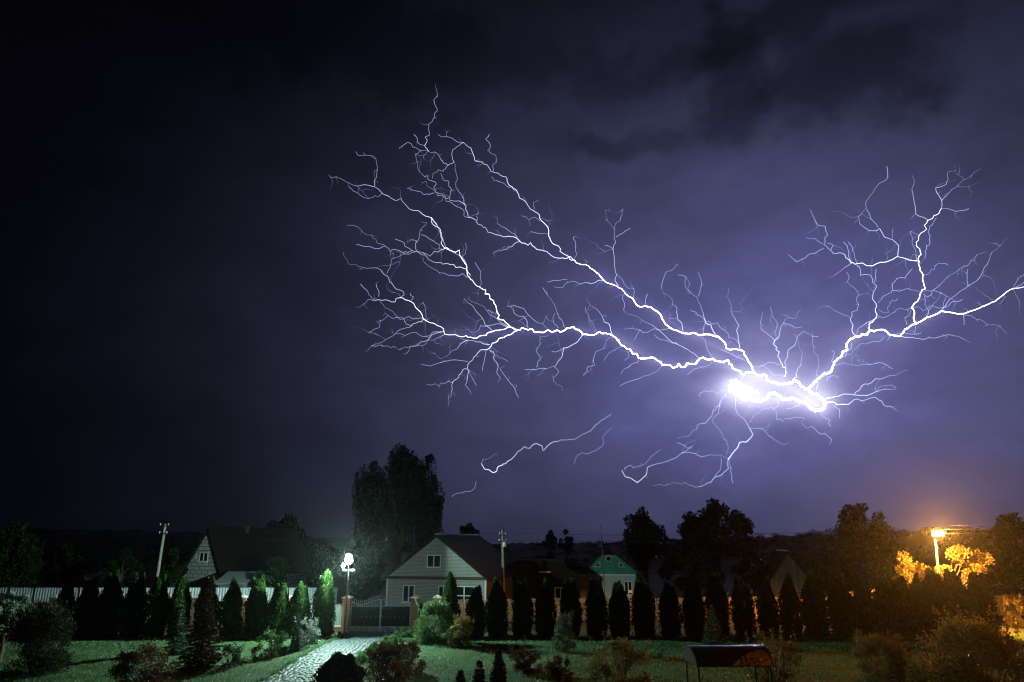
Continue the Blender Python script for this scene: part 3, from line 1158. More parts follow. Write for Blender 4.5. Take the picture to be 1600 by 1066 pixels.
for s in (-1, 1):
    leaf = MB().box(min(s * 0.03, s * (HW - 0.05)), max(s * 0.03, s * (HW - 0.05)), 0, 0.012, 0.42, 1.60)
    n_ = 16
    for i_ in range(n_ + 1):
        x = s * (0.06 + (HW - 0.14) * i_ / n_)
        leaf.box(x - 0.008, x + 0.008, -0.012, -0.001, 0.43, 1.59)
    lf = leaf.build('gate_leaf', 'gate_sheet', gate)
    fm = MB()
    fm.tube([(s * (0.03 + (HW - 0.08) * k_ / 24), 0, gtop(0.03 + (HW - 0.08) * k_ / 24)) for k_ in range(25)], 0.024, 6)
    fm.box(min(s * 0.012, s * 0.052), max(s * 0.012, s * 0.052), -0.03, 0.022, 0.06, gtop(0.03))
    fm.box(min(s * (HW - 0.05), s * (HW - 0.01)), max(s * (HW - 0.05), s * (HW - 0.01)), -0.03, 0.022, 0.06, gtop(HW))
    for z in (0.385, 1.605):
        fm.box(min(s * 0.055, s * (HW - 0.053)), max(s * 0.055, s * (HW - 0.053)), -0.02, 0.02, z, z + 0.035)
    fm.build('frame', 'gate_iron', lf, smooth=False)
    sp = MB()
    for i_ in range(15):
        x = s * (0.10 + (HW - 0.2) * i_ / 14)
        z1 = gtop(abs(x)) + 0.20
        sp.box(x - 0.010, x + 0.010, -0.010, 0.010, 1.645, z1)
        sp.add([(x - 0.022, -0.01, z1), (x + 0.022, -0.01, z1), (x + 0.022, 0.01, z1), (x - 0.022, 0.01, z1), (x, 0, z1 + 0.11)], [(0, 1, 4), (1, 2, 4), (2, 3, 4), (3, 0, 4)])
        x2 = s * (0.07 + (HW - 0.14) * i_ / 14)
    sp.build('spike', 'gate_iron', lf)
    bp = MB()
    for i_ in range(17):
        x = s * (0.08 + (HW - 0.17) * i_ / 16)
        bp.box(x - 0.028, x + 0.028, -0.014, 0.0, 0.10, 0.375)
    bp.box(min(s * 0.055, s * (HW - 0.053)), max(s * 0.055, s * (HW - 0.053)), -0.018, 0.012, 0.055, 0.098)
    bp.build('bottom_grille', 'gate_iron', lf)
    for xs_ in (0.28, 0.52):
        pts = [(s * (xs_ + 0.09 * (1 - k_ / 26) * math.cos(k_ * 0.42)), -0.01, 1.73 + 0.085 * (1 - k_ / 26) * math.sin(k_ * 0.42)) for k_ in range(24)]
        MB().tube(pts, 0.012, 5).build('scroll', 'gate_iron', lf)
    for xs_ in (0.16, 0.33, 0.62, 0.9, 1.2, 1.5):
        for zz in (0.98, 1.52):
            MB().lathe([(0.026, 0), (0.02, 0.012), (0.004, 0.02)], 8, (s * xs_, -0.012, zz), 'y').build('rosette', 'gate_iron', lf)
MB().box(-0.02, 0.02, -0.06, -0.032, 0.9, 1.25).lathe([(0.035, 0), (0.035, 0.05)], 10, (0.06, -0.03, 1.05), 'y').build('handle', 'gate_iron', gate)

# ------------------------------------------------------------------ white yard lamp by the gate
LD = 44.6
lx = gx(541, LD, 2.0)
yl = thing('yard_lamp', 'glaring white lamp with two globes on a thin post beside the left gate pillar', 'lamp', (lx, LD, 0))
ztop = zy(890, LD)
MB().tube([(0, 0, 0), (0, 0, ztop * 0.5), (0.02, 0, ztop)], [0.055, 0.05, 0.042], 10).lathe([(0.12, 0), (0.12, 0.05), (0.06, 0.09)], 12).build('post', 'pole_steel', yl, smooth=True)
MB().tube([(-0.26, 0, ztop - 0.05), (0.02, 0, ztop - 0.02), (0.30, 0, ztop - 0.05)], 0.02, 8).build('cross_arm', 'lamp_metal', yl)
for s in (-1, 1):
    MB().lathe([(0.03, 0.06), (0.12, 0.03), (0.15, -0.02), (0.14, -0.05), (0.05, -0.06)], 16, (0.02 + s * 0.26, 0, ztop - 0.04)).build('reflector', 'lamp_metal', yl, smooth=True)
zl = zy(874, LD)
xl = gx(543.5, LD, zl) - lx
MB().tube([(0.02, 0, ztop), (xl * 0.6, 0, (ztop + zl) / 2), (xl, 0.10, zl - 0.1)], 0.022, 8).build('bracket', 'lamp_metal', yl)


def sphere(r, seg=16, rings=10):
    return [(r * math.sin(math.pi * k_ / rings) + 1e-4, -r * math.cos(math.pi * k_ / rings)) for k_ in range(rings + 1)]


MB().lathe(sphere(0.095), 20, (xl, 0, zl)).build('bulb', 'white_lamp', yl, smooth=True)
x2 = gx(537, LD, 4) - lx
z2 = zy(884, LD)
MB().lathe(sphere(0.085), 16, (x2, 0, z2)).build('globe', 'white_lamp_dim', yl, smooth=True)


def light(name, kind, loc, power, c, parent, radius, rot=None, spot=None, blend=0.6):
    ld = bpy.data.lights.new(name, kind)
    ld.energy = power
    ld.color = c
    ld.shadow_soft_size = radius
    if spot:
        ld.spot_size = spot
        ld.spot_blend = blend
    o = bpy.data.objects.new(name, ld)
    col.objects.link(o)
    o.parent = parent
    o.location = loc
    if rot:
        o.rotation_euler = rot
    return o



def dome(c, r, az0, az1, el0, el1):
    mb = MB()
    na, ne = 14, 8
    for rr in (r, r * 1.06):
        for j_ in range(ne + 1):
            e_ = R(el0 + (el1 - el0) * j_ / ne)
            for k_ in range(na + 1):
                a_ = R(az0 + (az1 - az0) * k_ / na)
                mb.v.append((c[0] + rr * math.cos(e_) * math.cos(a_), c[1] + rr * math.cos(e_) * math.sin(a_), c[2] + rr * math.sin(e_)))
    w_ = na + 1
    for o_ in (0, w_ * (ne + 1)):
        mb.f += [(o_ + j_ * w_ + k_, o_ + j_ * w_ + k_ + 1, o_ + (j_ + 1) * w_ + k_ + 1, o_ + (j_ + 1) * w_ + k_) for j_ in range(ne) for k_ in range(na)]
    return mb


dome((xl, 0, zl), 0.33, 47, 130, -66, 80).build('added_shade', 'lamp_metal', yl, smooth=True)  # unseen shade, added to keep the flood off house and birch
dome((xl, 0, zl), 0.32, 6, 46.5, -66, -9).build('added_shade', 'lamp_metal', yl, smooth=True)  # second added shade, keeps the flood off the picket fence
MB().lathe([(0.03, 0.0), (0.12, -0.015), (0.125, -0.03), (0.03, -0.05)], 18, (xl, 0, zl - 0.17)).build('added_dish', 'lamp_metal', yl, smooth=True)  # dish added to cut the light on post and near path
light('flood_light', 'POINT', (xl, -0.0, zl), WHITE_POWER, (0.62, 1.0, 0.84), yl, 0.105)
dome((x2, 0, z2), 0.21, 110, 142, -60, 80).build('added_shade', 'lamp_metal', yl, smooth=True)  # added to keep the globe's light off the birch
light('globe_light', 'POINT', (x2, -0.0, z2), WHITE_SIDE, (0.72, 1.0, 0.95), yl, 0.09)

# ------------------------------------------------------------------ orange street lamp
OD = 48.9
ox = gx(1466, OD, 2.0)
oz = zy(834, OD)
sl = thing('street_lamp', 'bright orange street lamp on a tall post above the right end of the thuja row', 'street lamp', (ox, OD, 0))
otx = gx(1461, OD, oz) - ox
MB().tube([(0, 0, 0), (otx * 0.5, 0, oz * 0.5), (otx * 0.95, 0, oz - 0.25)], [0.11, 0.09, 0.06], 10).build('post', 'pole_steel', sl, smooth=True)
MB().tube([(otx * 0.95, 0, oz - 0.3), (otx * 0.95, -0.1, oz + 0.22), (otx, -0.35, oz + 0.30)], 0.035, 8).build('arm', 'pole_steel', sl, smooth=True)
MB().lathe([(0.05, 0.34), (0.16, 0.30), (0.30, 0.20), (0.31, 0.17)], 18, (otx, -0.45, oz)).build('hood', 'lamp_metal', sl, smooth=True)
MB().lathe(sphere(0.075), 20, (otx, -0.45, oz - 0.03)).build('bulb', 'sodium_lamp', sl, smooth=True)
dome((otx, -0.45, oz - 0.03), 0.44, 18, 155, -19, 88).build('added_shade', 'lamp_metal', sl, smooth=True)  # unseen shade, added to keep orange light off cottage and trees
dome((otx, -0.45, oz - 0.03), 0.45, 153, 177, -10, 88).build('added_shade', 'lamp_metal', sl, smooth=True)  # added extension, keeps orange light off the brick house
dome((otx, -0.45, oz - 0.03), 0.44, 176, 278, -64, -13.5).build('added_louvre', 'lamp_metal', sl, smooth=True)  # unseen screen, added to keep orange light off the lawn
light('sodium_light', 'POINT', (otx, -0.45, oz - 0.03), ORANGE_POWER, (1.0, 0.40, 0.06), sl, 0.08)
light('added_glow_beam', 'SPOT', (otx, -0.45, oz - 0.03), ORANGE_POWER * 2.5, (1.0, 0.40, 0.06), sl, 0.08, Vector((-ox, -OD, CAM_H + 0.6 - oz)).to_track_quat('-Z', 'Y').to_euler(), R(25), 1.0)  # extra spot aimed at the camera, added for glow in the haze


# ------------------------------------------------------------------ houses
def gable_house(name, label, cat, X, D, rz, w, he, ha, ln, wall, gable, roof, over=0.35, apex_off=0.0, band=None, ridge=None, hip=None, group=None):
    """front gable in the local xz plane at y=0; he eave height, ha apex height; apex_off shifts the ridge sideways; hip = (width, drop) of a cut top"""
    o = thing(name, label, cat, (X, D, 0), rz, group)
    hw = w / 2
    MB().box(-hw, hw, 0, ln, 0, he).build('wall', wall, o)
    th = 0.14
    if hip:
        hwid, drop = hip
        poly = [(-hw, he + 0.003), (hw, he + 0.003), (apex_off + hwid / 2, ha - drop), (apex_off - hwid / 2, ha - drop)]
        MB().prism(poly, 0.0, ln * 0.5).build('gable', gable, o)
    else:
        poly = [(-hw, he + 0.003), (hw, he + 0.003), (apex_off, ha)]
        MB().prism(poly, 0.0, ln).build('gable', gable, o)
    rf = MB()
    for s in (-1, 1):
        ex = s * hw
        dx, dz = ex - apex_off, he - ha
        l_ = math.hypot(dx, dz)
        ux, uz = dx / l_, dz / l_
        ox_, oz_ = ex + ux * over, he + uz * over
        nx_, nz_ = -uz * s, ux * s
        p = [(apex_off, ha + 0.01), (ox_, oz_ + 0.01), (ox_ + nx_ * th, oz_ + nz_ * th + 0.01), (apex_off, ha + th / max(0.3, abs(ux)) + 0.01)]
        if s < 0:
            p = p[::-1]
        y0 = -over * 0.7
        if hip:
            # cut the front of the roof back to meet the small hipped slope
            hwid, drop = hip
            f = (hwid / 2) / abs(dx)
            xa, za = apex_off + dx * f, ha + dz * f
            yb = drop * 1.1
            top_ = th / max(0.3, abs(ux))
            vs = [(apex_off, yb, ha + .01), (xa, y0, za + .01), (ox_, y0, oz_ + .01), (ox_, ln + over, oz_ + .01), (apex_off, ln + over, ha + .01)]
            vs += [(x_, y_, z_ + top_) for x_, y_, z_ in vs]
            n5 = [(0, 1, 2, 3, 4), (9, 8, 7, 6, 5)] + [(i_, i_ + 5, (i_ + 1) % 5 + 5, (i_ + 1) % 5) for i_ in range(5)]
            rf.add(vs, n5)
            if s > 0:
                rf.add([(apex_off, yb, ha + top_), (apex_off - dx * f, y0, za + top_ + .012), (apex_off + dx * f, y0, za + top_ + .012)], [(0, 1, 2)])
        else:
            rf.prism(p, y0, ln + over)
    r_ = rf.build('roof', roof, o)
    if ridge:
        zt = ha + th / 0.7
        MB().prism([(apex_off - 0.14, zt - 0.05), (apex_off + 0.14, zt - 0.05), (apex_off, zt + 0.07)], -over * 0.72, ln + over).build('ridge_cap', ridge, r_)
    if band:
        z0, z1, mt = band
        MB().box(-hw - 0.02, hw + 0.02, -0.05, -0.003, z0, z1).build('band', mt, o)
    return o


def window(house, x0, x1, z0, z1, mull=1, transom=None, fr_=0.07, y=-0.003):
    f = MB()
    f.box(x0, x0 + fr_, y - 0.07, y, z0, z1).box(x1 - fr_, x1, y - 0.07, y, z0, z1)
    f.box(x0 + fr_, x1 - fr_, y - 0.07, y, z0, z0 + fr_).box(x0 + fr_, x1 - fr_, y - 0.07, y, z1 - fr_, z1)
    for k_ in range(mull):
        xm = x0 + (x1 - x0) * (k_ + 1) / (mull + 1)
        f.box(xm - fr_ * 0.6, xm + fr_ * 0.6, y - 0.06, y, z0 + fr_, z1 - fr_)
    wi = f.build('window', 'white_frame', house)
    MB().box(x0 + fr_ * 0.9, x1 - fr_ * 0.9, y - 0.02, y - 0.004, z0 + fr_ * 0.9, z1 - fr_ * 0.9).build('pane', 'dark_glass', wi)
    MB().box(x0 - 0.05, x1 + 0.05, y - 0.14, y, z0 - 0.05, z0 - 0.002).build('sill', 'white_frame', wi)
    if transom:
        MB().box(x0 + fr_, x1 - fr_, y - 0.062, y - 0.021, transom - 0.04, transom + 0.04).build('transom', 'white_frame', wi)
    return wi


# white brick house
HD = 55.0
hx0, hx1 = gx(600, HD, 3), gx(762, HD, 3)
hc = (hx0 + hx1) / 2
he, ha = zy(903, HD), zy(839, HD)
h2_ = gable_house('brick_house', 'white brick house with a wide gable and dark roof behind the gate', 'house', hc, HD, R(-14), hx1 - hx0, he, ha, 11.0,
                  'white_brick', 'white_brick', 'roof_dark', band=(he - 0.12, he + 0.10, 'brown_trim'), ridge='ridge_metal')


def hw_x(px, z):
    return gx(px, HD, z) - hc


window(h2_, hw_x(667, 5), hw_x(690, 5), zy(887, HD), zy(867, HD))
window(h2_, hw_x(627, 3), hw_x(647, 3), zy(938, HD) - 0.2, zy(915, HD))
window(h2_, hw_x(686, 3), hw_x(703, 3), zy(938, HD) - 0.2, zy(915, HD))
window(h2_, hw_x(711, 3), hw_x(745, 3), zy(938, HD) - 0.2, zy(915, HD), 1, transom=zy(930, HD))
MB().box(-0.002 + (hx1 - hx0) / 2, (hx1 - hx0) / 2 + 0.05, 0.02, 10.98, 0.0, he - 0.13).build('side_cladding', 'brown_trim', h2_)
for s in (-1, 1):
    MB().box(s * (hx1 - hx0) / 2 - 0.06, s * (hx1 - hx0) / 2 + 0.06, -0.045, -0.004, 0, he - 0.13).build('corner_trim', 'white_frame', h2_)

# block house on the left, steep roof
BD = 62.0
bw = (352 - 283) * mpp(BD, 5)
bc = gx(317.5, BD, 4)
h1_ = gable_house('block_house', 'grey block house with a steep pointed gable at the far left', 'house', bc, BD, R(-19), bw * 1.05, zy(897, BD), zy(829, BD), 12.0,
                  'grey_block', 'grey_block', 'roof_dark', apex_off=0.25)
window(h1_, gx(312, BD, 5) - bc, gx(329, BD, 5) - bc, zy(878, BD), zy(863, BD))
window(h1_, gx(304, BD, 5) - bc, gx(307.5, BD, 5) - bc, zy(872, BD), zy(866, BD), 0, fr_=0.04)
MB().box(0.1, 0.5, 4.5, 4.9, zy(829, BD) - 0.3, zy(822, BD) + 0.05).build('chimney', 'red_brick', h1_)
# pale tin shelter roof in front of it
sh = thing('lean_to_shed', 'low shed with a pale blue grey sheet roof in front of the block house', 'shed', (gx(362, 57, 3), 57, 0))
MB().box(-1.1, 1.1, 0.3, 2.2, 0, 2.35).build('wall', 'grey_boards', sh)
MB().add([(-1.3, -0.3, 2.42), (1.3, -0.3, 2.42), (1.3, 2.5, 3.2), (-1.3, 2.5, 3.2), (-1.3, -0.3, 2.36), (1.3, -0.3, 2.36), (1.3, 2.5, 3.14), (-1.3, 2.5, 3.14)],
         [(0, 1, 2, 3), (7, 6, 5, 4), (0, 4, 5, 1), (1, 5, 6, 2), (2, 6, 7, 3), (3, 7, 4, 0)]).build('roof', 'white_sheet', sh)

# green gabled cottage
GD = 64.0
gw = (998 - 905) * mpp(GD, 4)
gc = gx(951.5, GD, 4)
ghe, gha = zy(898, GD), zy(858, GD)
h3_ = gable_house('green_cottage', 'white cottage with a turquoise boarded gable, yellow trimmed vents and dark hipped roof', 'house', gc, GD, R(-8), gw, ghe, gha, 11.0,
                  'plaster', 'green_boards', 'roof_red', over=0.3, hip=(1.35, 0.52))
zc = zy(873, GD)
oc = MB()
for r0, r1, d0 in ((0.30, 0.21, 0.05),):
    ring = [(math.cos(math.pi / 4 * k_ + math.pi / 8), math.sin(math.pi / 4 * k_ + math.pi / 8)) for k_ in range(8)]
    xo = gx(951, GD, zc) - gc
    vs = [(xo + r0 * a_, -d0, zc + r0 * b_) for a_, b_ in ring] + [(xo + r1 * a_, -d0, zc + r1 * b_) for a_, b_ in ring] + [(xo + r0 * a_, -0.003, zc + r0 * b_) for a_, b_ in ring]
    oc.add(vs, [(k_, (k_ + 1) % 8, (k_ + 1) % 8 + 8, k_ + 8) for k_ in range(8)] + [(k_ + 16, (k_ + 1) % 8 + 16, (k_ + 1) % 8, k_) for k_ in range(8)])
w8 = oc.build('attic_vent', 'yellow_paint', h3_)
MB().add([(xo + 0.21 * a_, -0.02, zc + 0.21 * b_) for a_, b_ in ring], [tuple(range(8))]).build('pane', 'dark_glass', w8)
for s, pxs in ((-1, (926, 938)), (1, (966, 977))):
    xa, xb = gx(pxs[0], GD, 4) - gc, gx(pxs[1], GD, 4) - gc
    z0, z1 = zy(886.5, GD), zy(877, GD)
    tri = [(xa, z0), (xb, z0), (xb if s < 0 else xa, z1)]
    cxm, czm = sum(p[0] for p in tri) / 3, sum(p[1] for p in tri) / 3
    inn = [(cxm + (p[0] - cxm) * 0.55, czm + (p[1] - czm) * 0.55) for p in tri]
    vs = [(p[0], -0.05, p[1]) for p in tri] + [(p[0], -0.05, p[1]) for p in inn] + [(p[0], -0.003, p[1]) for p in tri]
    tv = MB().add(vs, [(k_, (k_ + 1) % 3, (k_ + 1) % 3 + 3, k_ + 3) for k_ in range(3)] + [(k_ + 6, (k_ + 1) % 3 + 6, (k_ + 1) % 3, k_) for k_ in range(3)]).build('attic_vent', 'yellow_paint', h3_)
    MB().add([(p[0], -0.02, p[1]) for p in inn], [(0, 1, 2)]).build('pane', 'dark_glass', tv)
MB().box(-gw / 2 - 0.05, gw / 2 + 0.05, -0.06, -0.003, ghe - 0.08, ghe + 0.06).build('band', 'white_frame', h3_)
window(h3_, gx(975, GD, 2) - gc, gx(987, GD, 2) - gc, zy(930, GD), zy(908, GD), 1)
window(h3_, gx(921, GD, 2) - gc, gx(931, GD, 2) - gc, zy(930, GD), zy(908, GD), 1)

wl = MB().box(gx(984, GD, 2) - gc - 0.13, gx(984, GD, 2) - gc + 0.13, -0.05, -0.024, zy(926, GD), zy(922, GD)).build('lit_pane', 'window_glow', h3_)
# grey barn at right
RD = 72.0
rw = (1262 - 1203) * mpp(RD, 3)
gable_house('barn', 'weathered grey plank barn gable behind the thujas, lit faintly orange', 'barn', gx(1232, RD, 3), RD, R(-8), rw, zy(905, RD), zy(864, RD), 4.0,
            'grey_boards', 'grey_boards', 'roof_dark', over=0.3, ridge='ridge_metal')
bo = bpy.data.objects['barn']
MB().box(-0.35, 0.35, -0.05, -0.003, zy(886, RD), zy(873, RD)).build('hatch', 'grey_boards', bo)

# low dark outbuilding between the houses
so = thing('outbuilding', 'low dark timber outbuilding between the white brick house and the green cottage', 'shed', (gx(850, 62, 2), 62, 0))
MB().box(-4.2, 3.0, 0, 4, 0, 2.5).build('wall', 'dark_timber', so)
MB().prism([(-4.5, 2.5), (3.3, 2.5), (3.3, 2.6), (1.2, 4.0), (-2.4, 4.0), (-4.5, 2.6)], -0.3, 4.3).build('roof', 'roof_dark', so)
MB().box(-0.5, 0.55, -0.5, -0.31, 3.0, 3.12).build('roof_light', 'white_sheet', so)
window(so, 0.9, 1.9, 0.9, 1.8, 1)

# pale corrugated fence across the street on the left
wf = thing('pale_sheet_fence', 'pale bluish corrugated sheet fence across the street on the left', 'fence', (0, 53.0, 0))
xs_ = [gx(p, 53, 1.5) for p in (-60, 12, 52, 122, 200, 290, 370, 450, 527)]
for i_, (a_, b_) in enumerate(zip(xs_[:-1], xs_[1:])):
    corrug(a_ + 0.04, b_ - 0.04, 0.05, zy(918.5, 53), 0.2, 0.03).build('panel', 'white_sheet', wf)
    MB().box(b_ - 0.035, b_ + 0.035, -0.03, 0.05, 0, zy(918.5, 53) + 0.03).build('post', 'dark_iron', wf)


# ------------------------------------------------------------------ poles, antenna, wires
def upole(label, D, pb, pt, arms, r0=0.13):
    """pb, pt: pixels of a low and the top point of the pole"""
    b_ = at(pb[0], pb[1], D)
    t_ = at(pt[0], pt[1], D)
    d_ = (t_ - b_)
    foot = b_ - d_ * (b_.z / d_.z)
    o = thing('utility_pole', label, 'utility pole', (foot.x, D, 0), 0, 'utility poles')
    top = t_ - foot
    MB().tube([(0, 0, 0), tuple(top)], [r0, r0 * 0.72], 10).build('pole', 'concrete', o)
    for k_, (off, ln) in enumerate(arms):
        p = top * (1 - off / top.length)
        MB().box(p.x - ln, p.x + ln, p.y - 0.17, p.y - 0.10, p.z - 0.04, p.z + 0.04).build('crossarm', 'dark_iron', o)
        for s in (-1, 1):
            MB().lathe([(0.02, 0), (0.05, 0.04), (0.035, 0.08), (0.055, 0.11), (0.03, 0.16)], 10, (p.x + s * (ln - 0.06), p.y - 0.135, p.z + 0.042)).build('insulator', 'porcelain', o)
    return o, t_


pA, tA = upole('leaning concrete utility pole with two insulator arms at the left, behind the thujas', 56, (247, 893), (258.5, 819), [(0.15, 0.38), (0.75, 0.34)])
pB, tB = upole('upright concrete utility pole beside the white brick house, fittings at its top', 57, (786, 905), (785, 829), [(0.35, 0.30), (0.85, 0.34)])
MB().tube([(0, 0, tB.z - 0.1), (-0.05, -0.05, tB.z + 0.35)], 0.03, 6).build('finial', 'dark_iron', pB)
MB().lathe([(0.16, 0), (0.17, 0.34), (0.08, 0.42)], 12, (0.05, -0.27, tB.z - 1.25)).build('junction_box', 'lamp_metal', pB)

an = thing('antenna_mast', 'thin steel antenna mast with short cross bars in front of the green cottage', 'antenna', (gx(946, 60, 0.3), 60, 0))
ta = at(938.5, 821, 60)
MB().tube([(0, 0, 0), (ta.x - an.location.x, 0, ta.z)], [0.045, 0.025], 8).build('mast', 'pole_steel', an)
for dz, ln in ((0.1, 0.16), (0.55, 0.22)):
    MB().tube([(ta.x - an.location.x - ln, 0.02, ta.z - dz), (ta.x - an.location.x + ln * 0.6, 0.02, ta.z - dz)], 0.014, 6).build('element', 'pole_steel', an)
tp = thing('washing_line_post', 'thin pale T shaped post standing between two thujas', 'post', (gx(1029.5, 43.2, 0.5), 43.2, 0))
zt = zy(934, 43.2)
MB().tube([(0, 0, 0), (-0.06, 0, zt)], [0.03, 0.028], 8).build('upright', 'pole_steel', tp)
MB().tube([(-0.26, 0, zt), (0.22, 0, zt)], 0.025, 8).build('crossbar', 'pole_steel', tp)


def wire(label, a_, b_, sag, r_=0.013):
    a_, b_ = Vector(a_), Vector(b_)
    pts = []
    for k_ in range(25):
        u = k_ / 24
        p = a_.lerp(b_, u)
        p.z -= sag * 4 * u * (1 - u)
        pts.append(p - a_)
    o = MB().tube(pts, r_, 5).build('overhead_wire', 'dark_iron', None, a_)
    return tag(o, label, 'wire', 'overhead wires')


wire('upper overhead wire running left from the leaning pole', tA + Vector((-0.3, -0.13, 0)), (-58, 58, 7.0), 0.35)
wire('lower overhead wire running left from the leaning pole', tA + Vector((-0.3, -0.13, -0.6)), (-58, 58, 6.4), 0.35)
wire('upper overhead wire between the leaning pole and the upright pole', tA + Vector((0.3, -0.13, 0)), tB + Vector((-0.25, -0.13, -0.2)), 0.45)
wire('lower overhead wire between the leaning pole and the upright pole', tA + Vector((0.3, -0.13, -0.6)), tB + Vector((-0.28, -0.13, -0.75)), 0.45)
LT = Vector((ox + otx * 0.95, OD, oz + 0.2))
wire('upper overhead wire between the upright pole and the street lamp', tB + Vector((0.25, -0.13, -0.2)), LT + Vector((0, 0.05, 0.3)), 0.35)
wire('lower overhead wire between the upright pole and the street lamp', tB + Vector((0.28, -0.13, -0.75)), LT + Vector((0, 0.05, 0)), 0.35)
wire('upper overhead wire running right from the street lamp, lit orange', LT + Vector((0.05, 0.05, 0.3)), at(1690, 804, 44), 0.15)
wire('middle overhead wire running right from the street lamp, lit orange', LT + Vector((0.05, 0.05, 0.1)), at(1690, 809, 44), 0.25)
wire('lowest overhead wire running right from the street lamp, lit orange', LT + Vector((0.05, 0.05, -0.1)), at(1690, 816, 44), 0.35)

# ------------------------------------------------------------------ trees beyond the fences
tree('birch', 'tall drooping birch with a ragged dark crown above the white brick house', 623, 72, 699, 148, 21, 16000, 0.27, 'birch_leaf', 0.40, 'tree', droop=True, nclump=70, skew=-0.03)
tree('birch', 'lower drooping birch limb mass at the left of the white house roof', 580, 74, 722, 64, 22, 5000, 0.27, 'birch_leaf', 0.35, 'tree', droop=True, nclump=24)
tree('birch', 'narrow ragged birch leaning out right of the tallest birch', 668, 73, 711, 58, 23, 5200, 0.27, 'birch_leaf', 0.35, 'tree', droop=True, nclump=24)
tree('broadleaf_tree', 'round dark tree standing behind the steep block house roof', 446, 84, 803, 92, 24, 7000, 0.34, nclump=34)
tree('broadleaf_tree', 'broad dark tree between the block house and the birch', 500, 80, 842, 80, 25, 5000, 0.34, nclump=24, trunk_frac=0.1)
tree('broadleaf_tree', 'small tree crown peeping over the white house ridge', 733, 88, 819, 40, 26, 2500, 0.32, nclump=16, trunk_frac=0.5)
tree('broadleaf_tree', 'left one of two small leafy crowns on the skyline right of the pole', 861, 120, 831, 26, 27, 1100, 0.4, nclump=12, trunk_frac=0.4)
tree('broadleaf_tree', 'right one of two small leafy crowns on the skyline right of the pole', 884, 122, 829, 24, 28, 1100, 0.4, nclump=12, trunk_frac=0.4)
tree('broadleaf_tree', 'dark tree directly behind the green cottage, lower than its wide neighbour', 1006, 84, 795, 76, 29, 6500, 0.36, nclump=36)
tree('broadleaf_tree', 'widest dark tree crown on the skyline, right of the green cottage', 1118, 88, 780, 140, 30, 13000, 0.36, nclump=56)
tree('broadleaf_tree', 'dark tree crown just left of the orange street lamp', 1350, 76, 786, 92, 31, 9000, 0.32, nclump=40)
tree('broadleaf_tree', 'dark tree cut by the right picture edge beyond the street lamp', 1592, 80, 802, 84, 32, 6000, 0.34, nclump=30)
tree('broadleaf_tree', 'low bushy tree under the orange glow between barn and street lamp', 1395, 60, 845, 110, 33, 7000, 0.26, nclump=36, trunk_frac=0.08)
tree('broadleaf_tree', 'low bushy tree at the right picture edge behind the lamp lit branches', 1565, 62, 846, 120, 34, 7000, 0.26, nclump=36, trunk_frac=0.08)
tree('broadleaf_tree', 'dark garden tree at the far left picture edge beyond the pale fence', 22, 62, 812, 100, 35, 7000, 0.28, nclump=40, trunk_frac=0.12)
tree('broadleaf_tree', 'low dark tree right of the leftmost garden tree beyond the pale fence', 100, 66, 850, 100, 36, 5000, 0.28, nclump=30, trunk_frac=0.08)
tree('broadleaf_tree', 'dim green tree left of the leaning utility pole', 190, 62, 858, 90, 37, 5500, 0.25, nclump=30, trunk_frac=0.1)
tree('broadleaf_tree', 'dim green tree tucked between the leaning pole and the block house', 268, 61, 858, 50, 38, 4000, 0.24, nclump=22, trunk_frac=0.1)
tree('broadleaf_tree', 'dim bushy tree left of the white lamp and right of the block house', 428, 58, 872, 70, 39, 4500, 0.22, nclump=26, trunk_frac=0.1)
tree('broadleaf_tree', 'dim bushy tree behind the white lamp beside the brick house', 565, 62, 850, 80, 40, 6000, 0.25, nclump=30, trunk_frac=0.1)
tree('broadleaf_tree', 'dark low tree between the green cottage and the barn', 1090, 70, 858, 120, 41, 6500, 0.28, nclump=30, trunk_frac=0.08)
tree('broadleaf_tree', 'dark low tree touching the left side of the barn', 1175, 76, 862, 70, 42, 4500, 0.28, nclump=24, trunk_frac=0.08)
tree('broadleaf_tree', 'dark low tree on the right of the barn', 1300, 70, 862, 90, 43, 5000, 0.28, nclump=26, trunk_frac=0.08)
tree('broadleaf_tree', 'dark low tree behind the timber outbuilding', 860, 74, 866, 110, 44, 5500, 0.28, nclump=26, trunk_frac=0.08)

# branches glowing under the street lamp
rg = np.random.default_rng(50)
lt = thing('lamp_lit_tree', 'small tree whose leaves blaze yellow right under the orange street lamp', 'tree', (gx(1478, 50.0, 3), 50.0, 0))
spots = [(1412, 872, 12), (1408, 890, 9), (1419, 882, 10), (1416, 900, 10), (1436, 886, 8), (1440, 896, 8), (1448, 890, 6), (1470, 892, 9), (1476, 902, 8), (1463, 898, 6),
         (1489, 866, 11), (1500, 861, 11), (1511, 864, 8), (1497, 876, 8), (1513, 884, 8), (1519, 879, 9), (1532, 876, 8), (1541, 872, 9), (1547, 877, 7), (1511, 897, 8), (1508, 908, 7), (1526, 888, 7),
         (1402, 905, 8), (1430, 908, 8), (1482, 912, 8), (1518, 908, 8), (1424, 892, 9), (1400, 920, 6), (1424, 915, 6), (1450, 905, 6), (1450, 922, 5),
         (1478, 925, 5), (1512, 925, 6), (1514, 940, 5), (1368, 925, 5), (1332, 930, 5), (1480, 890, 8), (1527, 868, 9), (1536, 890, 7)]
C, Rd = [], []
tr = MB().tube([(0, 0, 0), (0.05, 0, 1.6), (0.1, 0.05, 3.0)], [0.10, 0.08, 0.05], 8)
